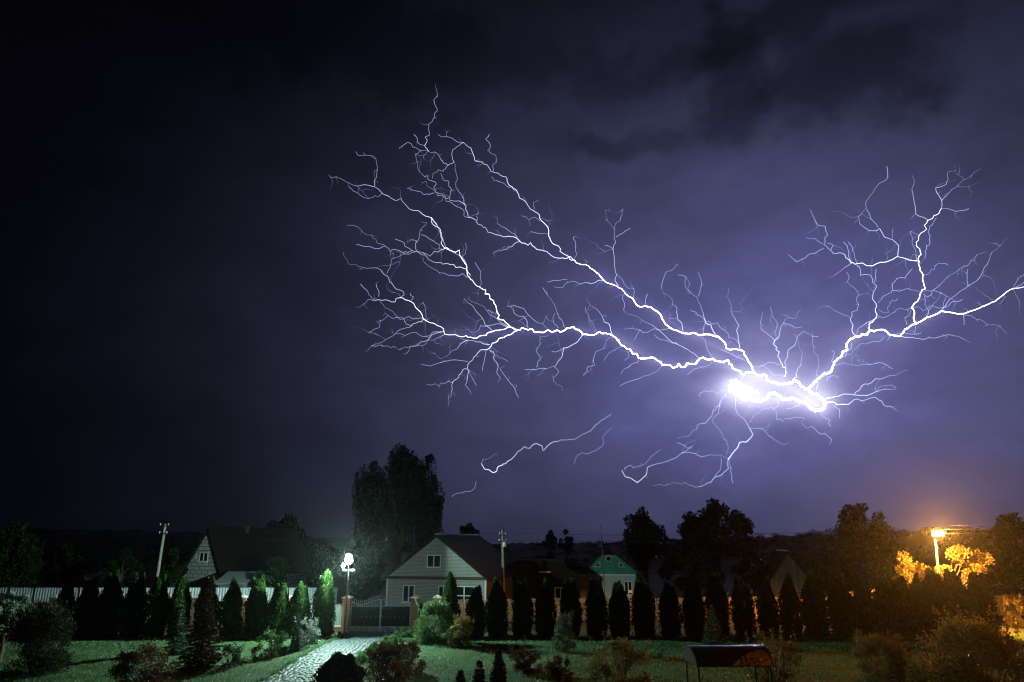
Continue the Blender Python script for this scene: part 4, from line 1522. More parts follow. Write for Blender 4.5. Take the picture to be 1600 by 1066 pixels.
for (a_, b_, r_) in spots:
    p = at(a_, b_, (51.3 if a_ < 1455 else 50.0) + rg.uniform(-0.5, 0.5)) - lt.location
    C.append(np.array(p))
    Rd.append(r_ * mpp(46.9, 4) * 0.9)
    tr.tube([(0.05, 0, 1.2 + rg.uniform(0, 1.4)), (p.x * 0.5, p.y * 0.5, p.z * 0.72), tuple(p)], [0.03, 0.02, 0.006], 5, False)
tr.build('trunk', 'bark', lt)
quad_mesh('crown', clump_leaves(C, Rd, 5200, 0.15, 0.10, rg, hollow=0.1), 'yellow_lit_leaf', lt)  # leaf colour picked yellow to deepen the lamp's orange light

# ------------------------------------------------------------------ garden plants
o = tree('silver_tree', 'pale silvery green feathery small tree at the far left edge on a thin pale stem', 10, 36.0, 928, 84, 60, 7000, 0.15, 'silver_leaf', 0.42, nclump=34)
shrub('mountain_pine', 'dark rounded mountain pine on the lawn at the left', 60, 33.2, 940, 106, 61, 16000, 0.17, 'pine_needle', 0.9, hollow=0.45, leafw=0.16, nclump=34, full=1.35, spikes=18)
conifer('spruce', 'small bright green spruce beside the tall reddish tinted spruce', 278, 38.5, 947, 38, 62, 'spruce_green', 14, dens=1.1)
conifer('spruce', 'tall spruce tinted reddish brown for warm light on the left lawn', 316, 34.0, 899, 74, 63, 'spruce_brown_lit', 24, dens=1.2, rag=0.4)
shrub('barberry', 'barberry bush tinted reddish for warm light at the lower left in front of the tinted spruce', 228, 29.8, 1003, 104, 64, 8000, 0.075, 'copper_lit_leaf', 0.5, spikes=16, nclump=40)
shrub('barberry', 'small dark twiggy bush right of the tinted spruce foot', 358, 34.5, 1008, 46, 65, 1600, 0.075, 'tree_leaf', 0.5, spikes=8, nclump=14)
shrub('rose_bush', 'dark leafy rose bush at the left border of the cobbled path', 428, 38.0, 985, 62, 66, 3200, 0.085, 'green_leaf', 0.4, spikes=8)
shrub('flowering_bush', 'pale leaved flowering bush between the rose bush and the lamp lit thuja', 480, 41.5, 968, 56, 67, 2600, 0.10, 'pale_leaf', 0.3, spikes=8, hollow=0.1)
conifer('spruce', 'slim dark young conifer sticking up among the path side bushes', 463, 39.5, 961, 17, 68, 'spruce_green', 12)
shrub('path_plant', 'low dark clump at the path edge near the left gate pillar', 527, 44.6, 984, 30, 69, 700, 0.09, 'copper_lit_leaf', 0.3, nclump=10)
shrub('path_plant', 'small plant in the grass between rose bush and path', 400, 36.5, 1006, 28, 70, 600, 0.08, 'green_leaf', 0.5, nclump=8)
# low hedge along the right of the path: clipped box balls, one after another
for i_, (px, D, top, w, lab) in enumerate([
        (634, 44.5, 980, 28, 'box ball nearest the right gate pillar'), (621, 42.6, 986, 30, 'second box ball counted from the gate'),
        (606, 40.6, 992, 36, 'third box ball counted from the gate'), (594, 38.3, 999, 44, 'fourth box ball counted from the gate'),
        (580, 35.8, 1008, 52, 'fifth box ball counted from the gate')]):
    shrub('box_ball', lab + ', low dark green along the right path edge', px, D, top, w, 80 + i_, 2600, 0.07, 'green_leaf', 0.3, group='box balls edging the path', nclump=22, full=1.3)
dcz = zy(1020, 28.6)
dc = thing('dwarf_conifer', 'dark blunt dwarf conifer standing on the path edge at the bottom', 'shrub', (gx(531, 28.6, 1), 28.6, 0.03))
MB().tube([(0, 0, 0), (0, 0, dcz * 0.7)], [0.06, 0.02], 7).build('trunk', 'bark', dc)
q_, core = thuja_mesh(90, dcz, 34 * mpp(28.6, 1) * 1.02, 3)
quad_mesh('foliage', q_, 'spruce_brown_lit', dc, extra=core)
shrub('barberry', 'bush tinted coppery brown for warm light right of the dwarf conifer at the bottom', 610, 30.2, 1004, 92, 91, 9000, 0.075, 'copper_lit_leaf', 0.4, spikes=14, nclump=44)
shrub('barberry', 'low bush tinted coppery for warm light between the box balls and the shaded lawn', 640, 33.5, 1003, 56, 92, 4200, 0.075, 'copper_lit_leaf', 0.4, spikes=8, nclump=28)
shrub('flowering_bush', 'pale small bush beside the right gate pillar under the leafy bush', 652, 42.8, 990, 26, 93, 900, 0.09, 'pale_leaf', 0.3, nclump=10)
shrub('leafy_bush', 'big bright green leafy bush right of the gate, lit by the white lamp', 680, 42.2, 937, 72, 94, 11000, 0.10, 'green_leaf', 0.35, spikes=10, nclump=60, stem_n=24)
shrub('leafy_bush', 'yellowish bush leaning on the big green bush beside the gate', 722, 40.6, 962, 48, 95, 4500, 0.09, 'yellow_lit_leaf', 0.45, spikes=10, nclump=26)
shrub('dwarf_conifer', 'oval dark green dwarf conifer alone on the middle lawn', 882, 39.0, 958, 42, 96, 5200, 0.09, 'spruce_green', 0.7, nclump=34, leafw=0.3, spikes=10, full=1.2)
shrub('border_bush', 'dark bush with an orange sprig on top, in the middle of the lawn', 822, 33.5, 1013, 58, 97, 3600, 0.08, 'copper_lit_leaf', 0.4, spikes=6, nclump=26)
shrub('border_sprig', 'thin sprig with coppery leaves above the dark middle bush', 817, 34.2, 986, 18, 98, 420, 0.08, 'copper_lit_leaf', 0.7, nclump=7, hollow=0.1)
shrub('border_bush', 'low bush tinted coppery for warm light right of the dark middle bush', 874, 31.4, 1024, 48, 99, 3000, 0.08, 'copper_lit_leaf', 0.4, spikes=6, nclump=22)
conifer('spruce', 'thin little spruce left of the dark middle bush', 779, 31.0, 1016, 26, 100, 'spruce_brown_lit', 12)
conifer('spruce', 'tiny spruce at the bottom edge, left of the thin little spruce', 749, 29.2, 1034, 22, 101, 'spruce_brown_lit', 9)
conifer('spruce', 'lowest tiny spruce tip at the bottom edge right of the low copper tinted bush', 719, 28.0, 1050, 20, 102, 'spruce_brown_lit', 9)
shrub('barberry', 'bush tinted amber for the lamp light, with upright shoots at the bottom, left of the garden canopy', 970, 30.0, 1000, 118, 103, 7500, 0.085, 'yellow_lit_leaf', 0.5, spikes=26, nclump=40, hollow=0.15)
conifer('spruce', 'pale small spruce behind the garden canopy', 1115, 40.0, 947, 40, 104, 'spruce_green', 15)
shrub('leafy_bush', 'orange lit spreading bush right beside the garden canopy', 1218, 27.5, 993, 118, 105, 8000, 0.085, 'yellow_lit_leaf', 0.3, spikes=22, nclump=40, hollow=0.15, flat=0.7)
shrub('ornamental_grass', 'rounded tuft of ornamental grass tinted golden for the lamp light on the right lawn', 1380, 32.0, 992, 92, 106, 9000, 0.22, 'yellow_lit_leaf', 1.3, hollow=0.1, leafw=0.10, spikes=20, nclump=36)
shrub('leafy_bush', 'large dark amber bush filling the bottom right corner', 1530, 26.5, 962, 190, 107, 13000, 0.12, 'yellow_lit_leaf', 0.4, spikes=34, nclump=70, hollow=0.15)
shrub('leafy_bush', 'lower dark bush left of the corner bush at the bottom right', 1462, 27.6, 1020, 100, 108, 6000, 0.10, 'yellow_lit_leaf', 0.4, spikes=16, nclump=34)
shrub('leafy_bush', 'bright yellow lit bush at the right picture edge near the street lamp', 1588, 50.2, 928, 50, 109, 3600, 0.10, 'yellow_lit_leaf', 0.4, spikes=8, nclump=28)
shrub('border_sprig', 'slender sprig growing up beside the right end of the garden canopy', 1195, 31.0, 984, 22, 110, 700, 0.08, 'yellow_lit_leaf', 0.8, nclump=9, hollow=0.1)
shrub('border_sprig', 'single small seedling on the lawn right of the washing line post', 1032, 37.5, 1003, 14, 111, 220, 0.08, 'green_leaf', 0.7, nclump=6)

# ------------------------------------------------------------------ garden canopy (barrel roof over a bench)
KD = 25.0
zr = zy(1008, KD)
kx0, kx1 = gx(1074, KD, zr), gx(1194, KD, zr)
kc = (kx0 + kx1) / 2
hl = (kx1 - kx0) / 2
gcpy = thing('garden_canopy', 'garden bench canopy with a curved translucent roof on an iron frame at the bottom right', 'garden canopy', (kc, KD, 0), R(3))
RRr = 0.78
arc = [(math.cos(R(a_)) * RRr, math.sin(R(a_)) * RRr * 0.80) for a_ in range(8, 173, 8)]
zb = zr - RRr * 0.80
ro = MB()
nA = len(arc)
vs = []
for xx in (-hl, -hl * 0.5, 0, hl * 0.5, hl):
    vs += [(xx, -a_, zb + b_) for a_, b_ in arc]
fs = [(j_ * nA + i_, j_ * nA + i_ + 1, (j_ + 1) * nA + i_ + 1, (j_ + 1) * nA + i_) for j_ in range(4) for i_ in range(nA - 1)]
ro.add(vs, fs)
roof_o = ro.build('roof', 'canopy_sheet', gcpy, smooth=True)
for k_, xx in enumerate((-hl + 0.03, -hl * 0.33, hl * 0.33, hl - 0.03)):
    MB().tube([(xx, -a_ * 0.97, zb + b_ * 0.97) for a_, b_ in arc], 0.018, 6).build('rib', 'dark_iron', gcpy)
for s in (-1, 1):
    MB().tube([(-hl, s * RRr * 0.95, zb + 0.09), (hl, s * RRr * 0.95, zb + 0.09)], 0.022, 6).build('eave_rail', 'dark_iron', gcpy)
    for e_ in (-1, 1):
        MB().tube([(e_ * (hl - 0.10), s * RRr * 0.85, 0), (e_ * (hl - 0.10), s * RRr * 0.85, zb + 0.12)], 0.032, 8).build('post', 'dark_iron', gcpy)
for e_ in (-1, 1):
    g_ = MB()
    xx = e_ * (hl - 0.06)
    g_.tube([(xx, -RRr * 0.9, zb + 0.09), (xx, RRr * 0.9, zb + 0.09)], 0.016, 6)
    for ang in (35, 60, 90, 120, 145):
        g_.tube([(xx, 0.0, zb + 0.09), (xx, -math.cos(R(ang)) * RRr * 0.95, zb + math.sin(R(ang)) * RRr * 0.76)], 0.011, 5)
    g_.tube([(xx, -math.cos(R(a_)) * 0.36, zb + 0.1 + math.sin(R(a_)) * 0.32) for a_ in range(0, 181, 15)], 0.011, 5)
    g_.build('end_grille', 'dark_iron', gcpy)
MB().prism([(-a_ * 0.93, zb + max(0.1, b_ * 0.93)) for a_, b_ in arc], -0.012, 0.012).build('added_end_panel', 'dark_timber', gcpy)  # added to keep the white lamp's light out of the left end
ep = [c_ for c_ in gcpy.children if c_.name.startswith('added_end_panel')][0]
ep.location = (-hl + 0.02, 0, 0)
ep.rotation_euler = (0, 0, R(90))
MB().box(-hl + 0.3, hl - 0.3, 0.05, 0.5, 0.42, 0.46).build('seat', 'grey_boards', gcpy)
MB().box(-hl + 0.3, hl - 0.3, 0.52, 0.56, 0.5, 0.95).build('backrest', 'grey_boards', gcpy)

# ------------------------------------------------------------------ lightning
SB = 2600.0
REG = {'A': (500, 130, 3.5525), 'B': (520, 340, 3.5525), 'C': (820, 320, 3.5525), 'D': (1080, 480, 4.4406), 'E': (1200, 260, 3.5525), 'F': (700, 600, 2.963)}
# (region, start radius, end radius in photo pixels, points)
MAIN = [
 ('C', .9, 1.9, '-36,696 0,690 40,690 75,708 130,695 180,695 250,683 285,692 320,720 400,715 450,712 490,728 520,750 550,785 590,810 630,848 700,848 740,868 780,888 855,882 890,900 925,885 975,853 1045,855 1090,875 1150,890 1180,920 1215,942 1270,935'),
 ('C', .75, 1.5, '284,322 335,332 375,358 410,385 440,420 500,448 540,468 558,495 600,520 635,565 670,563 735,592 760,630 800,680 840,695 890,715 940,710 1000,720 1075,732 1110,765 1115,795 1170,800 1215,815 1240,870 1265,910 1272,935'),
 ('D', 2.2, 3.6, '440,455 520,475 550,520 600,535 670,530 715,505 750,525 780,560 820,580 850,600 900,630 935,665 920,700 860,720 825,695 800,660'),
 ('D', 3.4, 3.2, '800,660 740,645 710,632 660,638 610,615 545,598 525,630 480,655 420,640 370,645 330,610 290,590 265,580 275,515 310,505 345,535 400,560 430,590 465,600 450,575'),
 ('D', 2.0, 1.3, '820,580 830,545 870,505 905,475 965,455 985,405 1020,355 1050,310 1080,250 1130,210 1180,190 1240,165 1290,160 1350,165 1390,195 1421,200'),
 ('E', 1.3, .6, '710,941 735,942 760,905 820,875 880,840 960,805 1020,812 1075,820 1140,800 1200,775 1260,750 1310,710 1360,680 1425,668'),
 ('E', .95, .5, '820,875 808,840 797,785 830,750 850,700 865,655 860,600 840,555 835,520 850,490 825,440 838,385 880,350 885,300 935,270 962,235'),
 ('B', .55, .8, '545,0 570,50 600,105 620,170 645,180 715,225 742,265 745,295 765,345 800,380 820,390 845,425 870,450 905,490 915,530 950,570 990,610 1030,625'),
 ('B', .55, .8, '375,445 430,465 470,510 515,570 580,600 622,648 680,650 740,655 800,670 850,655 890,632 950,622 1000,612 1030,625'),
]
BR = [
 ('A', .5, .75, '603,378 635,382 662,405 680,435 710,457 742,440 732,400 735,372 775,345 797,330 835,358 850,395 862,432 900,437 930,455 948,488 990,500 1032,520 1040,550 1075,585 1098,610 1110,640 1145,665 1165,697 1205,720 1220,750 1265,800 1270,840 1283,878 1325,905 1332,935 1375,960 1421,995'),
 ('A', .4, .75, '540,440 550,490 580,520 610,540 640,548 632,580 655,610 690,632 720,638 755,655 800,672 815,710 825,745 870,760 905,800 950,830 1000,845 1060,852 1110,878 1170,885 1195,915 1245,932 1280,955 1335,972 1385,965 1421,990'),
 ('A', .4, .6, '200,380 210,400 250,400 310,420 318,480 303,540 303,575 335,600 375,625 420,652 450,640 470,670 495,698 550,710 580,735 620,748 650,790'),
 ('A', .55, .6, '620,748 650,790 672,840 690,890 710,925 750,945 790,968 810,1000 815,1040 835,1066'),
 ('A', .35, .45, '50,510 60,525 90,520 150,550 205,572 250,562 300,575'),
 ('A', .35, .5, '648,45 650,75 635,110 650,155 632,195 603,230 605,265 583,300 590,330 580,345 603,378'),
 ('A', .35, .4, '603,378 555,372 515,355 500,333 470,340 440,362'),
 ('A', .35, .4, '590,545 625,590 650,625 700,655 750,680 800,710 825,745'),
 ('A', .5, .3, '1110,880 1060,910 1010,928 965,940 960,965'),
 ('B', .35, .5, '80,45 130,50 160,75 215,98 245,140 290,158 320,190 370,185 420,195 460,187 510,200 540,215 560,190 600,180 640,178'),
 ('B', .5, .6, '430,125 465,130 460,160 470,190 520,215 545,240 600,250 650,262 700,275 742,285'),
 ('B', .3, .5, '62,190 85,255 130,262 170,278 235,278 270,300 310,335 330,370 360,400 378,440'),
 ('B', .35, .55, '130,500 170,480 220,460 260,455 310,460 375,445'),
 ('B', .35, .5, '255,460 285,495 330,520 360,555 400,580 440,598 480,578 515,570'),
 ('B', .3, .5, '180,745 230,705 290,680 350,645 400,655 500,662 560,635 620,632'),
 ('B', .3, .5, '340,715 370,735 430,718 490,690 540,665 605,640'),
 ('B', .35, .45, '440,712 500,710 560,680 620,650'),
 ('B', .35, .55, '600,785 650,755 690,730 710,700 750,680'),
 ('B', .5, .6, '690,650 750,685 820,690 870,705'),
 ('B', .9, .4, '1030,625 990,650 940,668 910,690 870,725 820,735 790,770 750,815 745,840 700,875 665,915 660,960 640,1000 640,1050'),
 ('B', .5, .3, '748,840 745,900 760,960 770,985'),
 ('B', .55, .35, '870,735 890,780 915,820 910,860 930,895 915,915'),
 ('B', .35, .6, '730,450 770,485 795,520 830,560 850,600 890,635'),
 ('B', .35, .55, '770,465 840,495 870,540 920,570 970,605'),
 ('B', .35, .5, '785,640 815,620 820,600 880,597 930,590 980,610'),
 ('B', .35, .5, '985,495 1010,535 1060,548 1080,580 1085,610'),
 ('C', .55, .4, '440,420 400,425 360,437 310,440 270,425 240,430 210,462 160,455'),
 ('C', .3, .6, '445,30 460,90 495,130 495,180 505,205 490,245 497,300 500,350 510,390 500,420 520,450'),
 ('C', .35, .45, '510,385 540,415 575,465 605,465 605,515'),
 ('C', .3, .5, '125,500 165,555 180,600 205,640 220,680'),
 ('C', .35, .6, '340,520 360,555 400,580 430,620 440,650 470,665 485,725'),
 ('C', .7, .4, '320,720 280,770 245,790 215,795 210,830 185,870 170,895 120,910 70,950'),
 ('C', .45, .3, '165,900 160,960 175,1000 205,1035'),
 ('C', .35, .6, '548,585 565,605 610,615 650,640 690,660 735,690 760,710 800,750 850,775 900,800 950,835 980,855'),
 ('C', .35, .6, '550,690 600,685 640,695 720,688 790,690 810,688'),
 ('C', .3, .55, '757,450 770,490 815,525 820,555 845,580 845,625 870,655 880,710'),
 ('C', .3, .65, '895,395 915,440 925,490 960,520 975,560 990,600 995,630 1005,655 1040,690 1065,730'),
 ('C', .3, .6, '1135,460 1120,510 1135,530 1145,590 1170,640 1175,700 1185,760 1195,805'),
 ('D', .8, .4, '650,480 655,420 620,380 612,310 585,270 580,230 605,215 620,160 625,130 690,75 760,20'),
 ('D', .5, .3, '580,230 545,200 485,155 480,100 500,30'),
 ('D', .5, .35, '655,420 655,365 670,340 672,300 720,265 735,215 790,170 840,200 850,270 880,340 885,410 865,490'),
 ('D', .4, .6, '745,265 765,350 755,410 725,465 715,500'),
 ('D', .8, .45, '930,635 1000,620 1060,603 1130,610 1220,615 1290,585 1340,570 1421,570'),
 ('D', .55, .4, '1130,605 1180,550 1250,525 1310,500 1360,480 1421,474 1500,440'),
 ('D', .8, .4, '935,670 990,660 1070,675 1110,660 1180,650 1270,625 1320,650 1360,690 1400,695 1430,720'),
 ('D', .6, .75, '310,620 305,700 320,740 370,780 400,830 430,885 400,920 380,938 335,940 320,980 290,1010 255,1055'),
 ('D', .5, .5, '400,800 430,755 475,735 490,710 560,690 570,715 600,690 605,660 590,630'),
 ('D', .45, .3, '410,845 460,840 520,870 560,900 600,935 680,940'),
 ('D', .5, .35, '240,600 210,640 200,680 150,720 95,810 40,820 0,870 -40,900 -100,915'),
 ('D', .45, .3, '210,650 190,740 150,780 170,820 200,860 225,915 255,960 245,1030'),
 ('D', .55, .4, '870,570 920,480 1000,380 1110,290 1115,240'),
 ('E', .5, .35, '962,235 965,190 940,150 930,120 990,100 1000,70 995,35 1045,22'),
 ('E', .4, .25, '965,190 1000,150 1050,110 1090,75 1130,50 1180,12'),
 ('E', .55, .3, '885,295 850,280 820,265 815,210 805,160 810,100 800,50'),
 ('E', .7, .4, '835,525 780,520 720,500 725,440 690,405 650,395 620,345 600,358 560,358 510,320 500,280 545,235'),
 ('E', .75, .4, '720,500 660,530 580,553 500,540 460,535 430,495 380,485 340,460 310,435 330,385 320,335 260,300 235,240'),
 ('E', .5, .8, '490,545 515,608 570,605 605,665 585,695 598,760 605,820 590,850 565,870 565,910'),
 ('E', .6, .5, '590,850 540,875 500,900 480,945'),
 ('E', .6, .3, '480,935 460,860 465,810 505,770 500,720 475,670 440,640'),
 ('E', .45, .3, '470,535 420,565 370,605 330,618'),
 ('E', .4, .35, '600,845 650,838 700,812 790,790'),
 ('E', .5, .25, '965,800 1000,750 1060,700 1110,665 1160,635 1190,590 1220,540 1240,480 1290,440 1330,395'),
 ('E', .5, .25, '860,850 890,800 935,750 970,700'),
 ('E', .4, .25, '915,690 950,665 1000,610 1060,570 1110,550 1145,520 1160,490 1220,475'),
 ('E', .5, .5, '850,700 890,690 910,690 905,715 880,725 862,710'),
 ('E', .6, .3, '735,942 790,950 860,962 900,952 980,940 1010,935 1070,950 1120,980'),
 ('E', .4, .25, '1085,825 1160,850 1220,880 1290,885 1330,930'),
 ('F', .4, .6, '1297,347 1260,328 1210,328 1180,338 1145,322 1085,318 1050,345 1010,360 960,372 925,385 915,425 875,457 845,435 820,430 805,400'),
 ('F', .5, .3, '1297,347 1300,390 1270,420 1235,432 1220,455 1170,475 1120,470 1095,455 1085,465 1035,458 1010,468 950,472'),
]
TH = [
 ('A', '530,395 540,440'), ('A', '555,372 530,395'), ('A', '485,585 540,600 580,618 635,610'), ('A', '710,457 685,490 640,498 622,530'), ('A', '670,500 690,540 715,555 730,595 720,635'),
 ('A', '750,450 765,530 755,580 795,635 805,680'), ('A', '655,285 700,295 750,318 797,330'), ('A', '940,285 920,310 930,375 970,395 978,440 965,490'),
 ('A', '520,285 540,325 575,345'), ('A', '165,580 210,610 270,640 320,632 345,612'), ('A', '985,780 1030,805 1080,835 1095,865'), ('A', '870,740 875,760'),
 ('A', '950,520 1000,550 1040,575 1085,600'), ('A', '1120,735 1160,760 1220,765'), ('A', '1185,660 1190,700'), ('A', '1170,825 1220,835 1265,838'),
 ('B', '510,250 550,280 590,305 640,320 690,325 720,310 760,335'), ('B', '460,190 420,205 370,215 325,232 320,275 300,310'), ('B', '155,370 185,400 200,430 250,455'),
 ('B', '260,570 310,545 360,555 420,548 470,562 510,572'), ('B', '350,640 400,615 440,598'), ('B', '490,815 540,825 600,805 680,790 750,800'), ('B', '520,925 590,935 630,915 665,915'),
 ('B', '755,850 800,935'), ('B', '880,750 930,780 970,800'), ('B', '855,735 840,800 830,850'), ('B', '930,840 970,900 1010,950 1030,1000'), ('B', '735,140 740,180 718,220'),
 ('B', '790,250 820,300 818,385'), ('B', '520,30 485,70 480,110 465,140'), ('B', '490,95 560,130 590,170 615,180'), ('B', '345,120 400,160 440,185'), ('B', '860,515 920,540'),
 ('B', '970,495 1010,490 1060,505 1090,545 1130,580 1165,590 1190,620'), ('B', '1195,655 1150,675 1140,720 1150,790 1130,830'), ('B', '130,150 200,160 260,172 290,158'),
 ('B', '430,420 435,460'), ('B', '500,470 515,520 530,570'), ('B', '240,370 255,440'), ('B', '265,570 260,610 200,640'), ('B', '410,755 430,718'), ('B', '215,710 280,715 340,715'),
 ('C', '130,430 190,420 235,415'), ('C', '545,25 530,90 495,135'), ('C', '585,130 540,160 505,180'), ('C', '445,225 490,245'), ('C', '270,180 283,235 275,300'),
 ('C', '165,605 160,650 185,685'), ('C', '335,570 360,640 405,710'), ('C', '215,795 150,815'), ('C', '120,910 60,915 0,915'), ('C', '490,735 450,755 435,800 380,860 350,900 325,950'),
 ('C', '545,785 490,810 440,865'), ('C', '640,850 625,875 570,905 535,940'), ('C', '770,890 740,920 690,945 620,970 530,1005'), ('C', '580,815 550,865'), ('C', '545,500 548,585'),
 ('C', '640,695 610,750'), ('C', '850,330 790,370 770,410 757,450'), ('C', '800,630 845,635'), ('C', '960,375 980,450 960,510'), ('C', '920,585 960,615 1005,640'),
 ('C', '850,390 890,455 925,480'), ('C', '1005,645 990,680 1000,720'), ('C', '1005,645 1070,655 1110,695 1130,735 1180,765'), ('C', '680,495 668,555'), ('C', '100,460 125,500'),
 ('C', '720,720 800,760 850,775'), ('C', '985,720 1010,790 1035,845'), ('C', '1040,870 980,900 900,945'), ('C', '1090,805 1160,835 1230,870'),
 ('D', '370,475 345,500 330,530'), ('D', '590,215 597,110 560,60 552,0'), ('D', '760,140 700,130 640,110'), ('D', '840,205 880,205'), ('D', '437,410 500,405 540,440 570,470 650,480'),
 ('D', '945,450 990,340 975,300'), ('D', '1000,405 1060,385 1120,402 1180,395 1240,400 1290,390 1350,400 1400,430'), ('D', '990,680 1030,710 1030,770'), ('D', '585,715 590,780 640,795'),
 ('D', '650,775 710,765 790,775'), ('D', '255,585 210,580 150,575 90,580 55,620'), ('D', '765,800 800,840 845,830 890,880 930,875 975,920 960,955'), ('D', '900,740 960,780 970,830'),
 ('D', '660,705 720,690 800,680'), ('D', '1290,585 1360,545 1421,560'), ('D', '150,720 160,690 200,680'), ('D', '1020,490 940,515'), ('D', '500,405 600,400 655,420'),
 ('E', '545,235 555,180 590,130 640,85 665,60 660,0'), ('E', '310,455 250,485 190,515 150,520 110,490'), ('E', '300,430 260,400 210,395'), ('E', '800,785 900,775 970,785 1030,750 1080,740'),
 ('E', '870,720 870,770 890,800'), ('E', '610,760 640,720 690,650 760,620 800,570'), ('E', '620,800 680,760 720,735'), ('E', '865,605 900,590 930,550 1000,548'), ('E', '790,360 835,380'),
 ('E', '790,370 800,430 820,470 825,520'), ('E', '870,510 880,440 900,390 900,330 935,285'), ('E', '962,235 1010,240 1045,250 1115,235'), ('E', '550,240 570,290 610,340'),
 ('E', '690,395 695,345'), ('E', '440,640 435,590'), ('E', '330,430 360,440 350,465'), ('E', '690,690 740,690 790,685 850,700'), ('E', '1085,820 1088,880'), ('E', '460,530 440,440 420,420'),
 ('E', '495,540 470,470 445,420'), ('E', '1110,665 1105,600 1110,570'), ('E', '965,800 990,720 920,690'), ('E', '1360,680 1385,630 1425,600'), ('E', '1380,670 1425,640'), ('E', '365,800 420,825 455,840'),
 ('E', '660,970 680,940 780,930 850,925'), ('E', '420,1040 500,1000 560,980 640,950'), ('E', '820,875 815,920'), ('E', '770,880 760,840 790,790'), ('E', '590,640 600,570'),
 ('F', '1265,350 1260,400 1235,430'), ('F', '820,400 850,378 870,385 900,375 940,335 985,305'), ('F', '1297,347 1310,390 1320,460'),
 ('F', '1085,318 1130,290 1060,272'),
]
BOLT2 = [('F', .3, .6, '755,138 720,165 680,190 660,220 620,235 590,255 540,260 510,268 485,270 470,278 405,275 380,298 340,305 315,325 290,352 255,370 230,385 210,410 190,397 170,395 155,370')]
TH2 = [('F', '155,370 160,350 200,340 230,325'), ('F', '760,200 735,225 720,270 690,305 640,325 600,330 585,370'), ('F', '20,525 50,505 100,500 130,450')]
lr = random.Random(99)


def sky_pt(px, py):
    r = ray(px, py).normalized()
    dist = SB + 130 * math.sin(px * 0.013 + 0.4) + 90 * math.sin(py * 0.021 + 1.1)
    return Vector((0, 0, CAM_H)) + r * dist


MPB = SB / F


def poly(reg, s):
    x0, y0, k_ = REG[reg]
    return [(x0 + float(a.split(',')[0]) / k_, y0 + float(a.split(',')[1]) / k_) for a in s.split()]


def jag(pts, lev=2, amp=None):
    amp = lr.choice((0.05, 0.09, 0.13, 0.18)) if amp is None else amp
    for _ in range(lev):
        out = [pts[0]]
        for a, b in zip(pts[:-1], pts[1:]):
            dx, dy = b[0] - a[0], b[1] - a[1]
            m_ = lr.gauss(0, amp)
            f_ = lr.uniform(0.38, 0.62)
            out.append((a[0] + dx * f_ - dy * m_, a[1] + dy * f_ + dx * m_))
            out.append(b)
        pts = out
        amp *= 0.85
    return pts


def RSC(v):
    return 0.22 + 0.40 * v


def CUR(v):
    return 0.5 * (14 * v * v if v > 1 else (3.6 * v ** 1.6 + 10.4 * v ** 6))


def bolt_tube(mb, pts, r0, r1):
    n_ = len(pts)
    P3 = [sky_pt(*p) for p in pts]
    rr = [(r0 + (r1 - r0) * i_ / (n_ - 1)) for i_ in range(n_)]
    mb.tube([p - ORG for p in P3], [RSC(v) * MPB for v in rr], 5, True)
    if not hasattr(mb, 'cur'):
        mb.cur = []
    ph = lr.uniform(0, 6)
    for i_, v in enumerate(rr):
        mb.cur += [CUR(v) * (1 + 0.3 * math.sin(ph + i_ * 0.21))] * 5


ORG = sky_pt(1200, 600)
bolt = thing('lightning_bolt', 'huge branching white violet lightning bolt spreading sideways across the storm sky', 'lightning', ORG)
twigs = MB()


def twig_from(p, ang, ln, dep=0):
    pts = [p]
    a = ang
    ln *= lr.choice((0.5, 0.8, 1.0, 1.0, 1.7, 2.6))
    step = ln / 5
    for _ in range(5):
        a += lr.gauss(0, 0.4)
        pts.append((pts[-1][0] + math.cos(a) * step, pts[-1][1] + math.sin(a) * step))
    bolt_tube(twigs, jag(pts, 2), 0.24, 0.06)
    if dep < 1 and lr.random() < 0.6:
        twig_from(pts[2], a + lr.choice((-0.7, 0.7)), ln * 0.6, dep + 1)


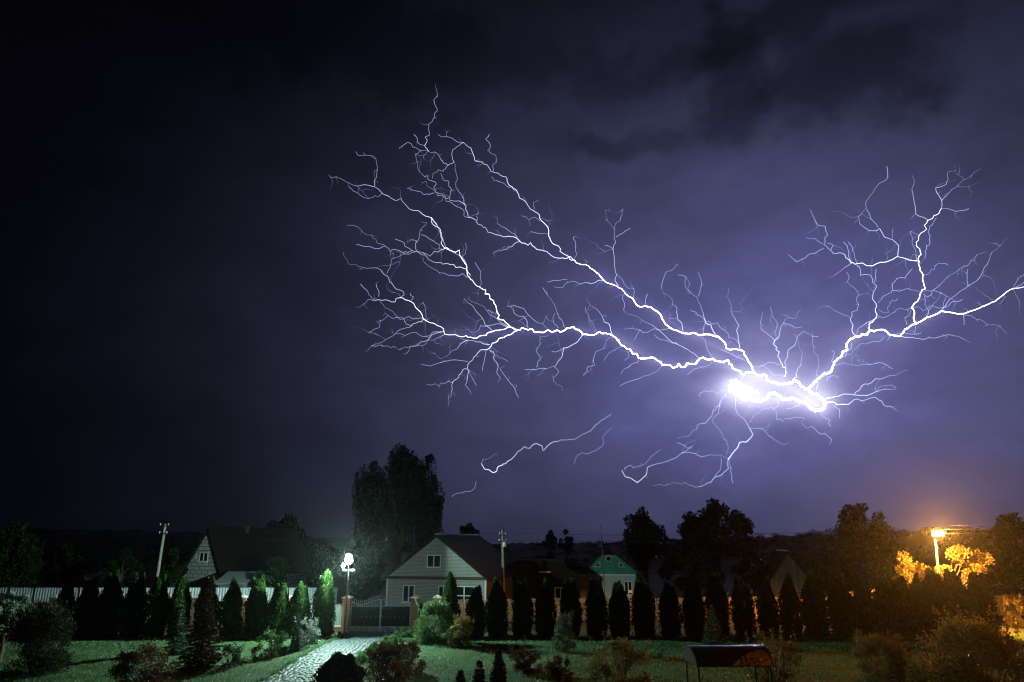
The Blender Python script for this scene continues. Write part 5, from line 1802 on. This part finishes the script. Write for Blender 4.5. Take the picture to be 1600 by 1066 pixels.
def add_twigs(pts, dens, lmin, lmax):
    for a, b in zip(pts[:-1], pts[1:]):
        d_ = math.hypot(b[0] - a[0], b[1] - a[1])
        if lr.random() < d_ * dens:
            ang = math.atan2(b[1] - a[1], b[0] - a[0]) + lr.choice((-1, 1)) * lr.uniform(0.5, 1.1) + (math.pi if lr.random() < 0.6 else 0)
            twig_from(a, ang, lr.uniform(lmin, lmax))


for rg_, r0, r1, s in MAIN:
    p = poly(rg_, s)
    mb = MB()
    bolt_tube(mb, jag(p), r0, r1)
    mb.build('channel', 'hot_channel', bolt)
    add_twigs(p, 0.034, 8, 26)
for rg_, r0, r1, s in BR:
    p = poly(rg_, s)
    mb = MB()
    bolt_tube(mb, jag(p), r0 * (0.9 if r0 > r1 else 0.6), r1 * (0.9 if r1 > r0 else 0.6))
    mb.build('branch', 'bolt_branch', bolt)
    add_twigs(p, 0.036, 5, 18)
for i_, (rg_, s) in enumerate(TH):
    p = poly(rg_, s)
    thr = MB() if i_ < 98 else twigs
    bolt_tube(thr, jag(p), 0.34, 0.34)
    if i_ < 98:
        thr.build('thread', 'bolt_thread', bolt)
    add_twigs(p, 0.032, 5, 14)
struct(twigs.build('twig', 'bolt_thread', bolt), 'stuff')

b2 = thing('lightning_streak', 'lone thin curved lightning streak below the main bolt, above the birch and pole', 'lightning', ORG)
for rg_, r0, r1, s in BOLT2:
    mb = MB()
    bolt_tube(mb, jag(poly(rg_, s)), r0, r1)
    mb.build('channel', 'bolt_branch', b2)
for rg_, s in TH2:
    mb = MB()
    bolt_tube(mb, jag(poly(rg_, s)), 0.3, 0.25)
    mb.build('thread', 'bolt_thread', b2)

# ------------------------------------------------------------------ thin haze added for the glow around the lamps
if HAZE:
    hz_o = MB().box(-335, 335, -62, 245, -1.5, 24.0).build('haze', 'soil')
    m = bpy.data.materials.new('haze_air')
    m.use_nodes = True
    t = m.node_tree
    t.nodes.remove(t.nodes['Principled BSDF'])
    v = t.nodes.new('ShaderNodeVolumePrincipled')
    v.inputs['Color'].default_value = (0.92, 0.94, 0.97, 1)
    v.inputs['Density'].default_value = HAZE
    v.inputs['Anisotropy'].default_value = 0.88
    t.links.new(v.outputs[0], t.nodes['Material Output'].inputs['Volume'])
    hz_o.data.materials.clear()
    hz_o.data.materials.append(m)
    struct(hz_o, 'stuff')
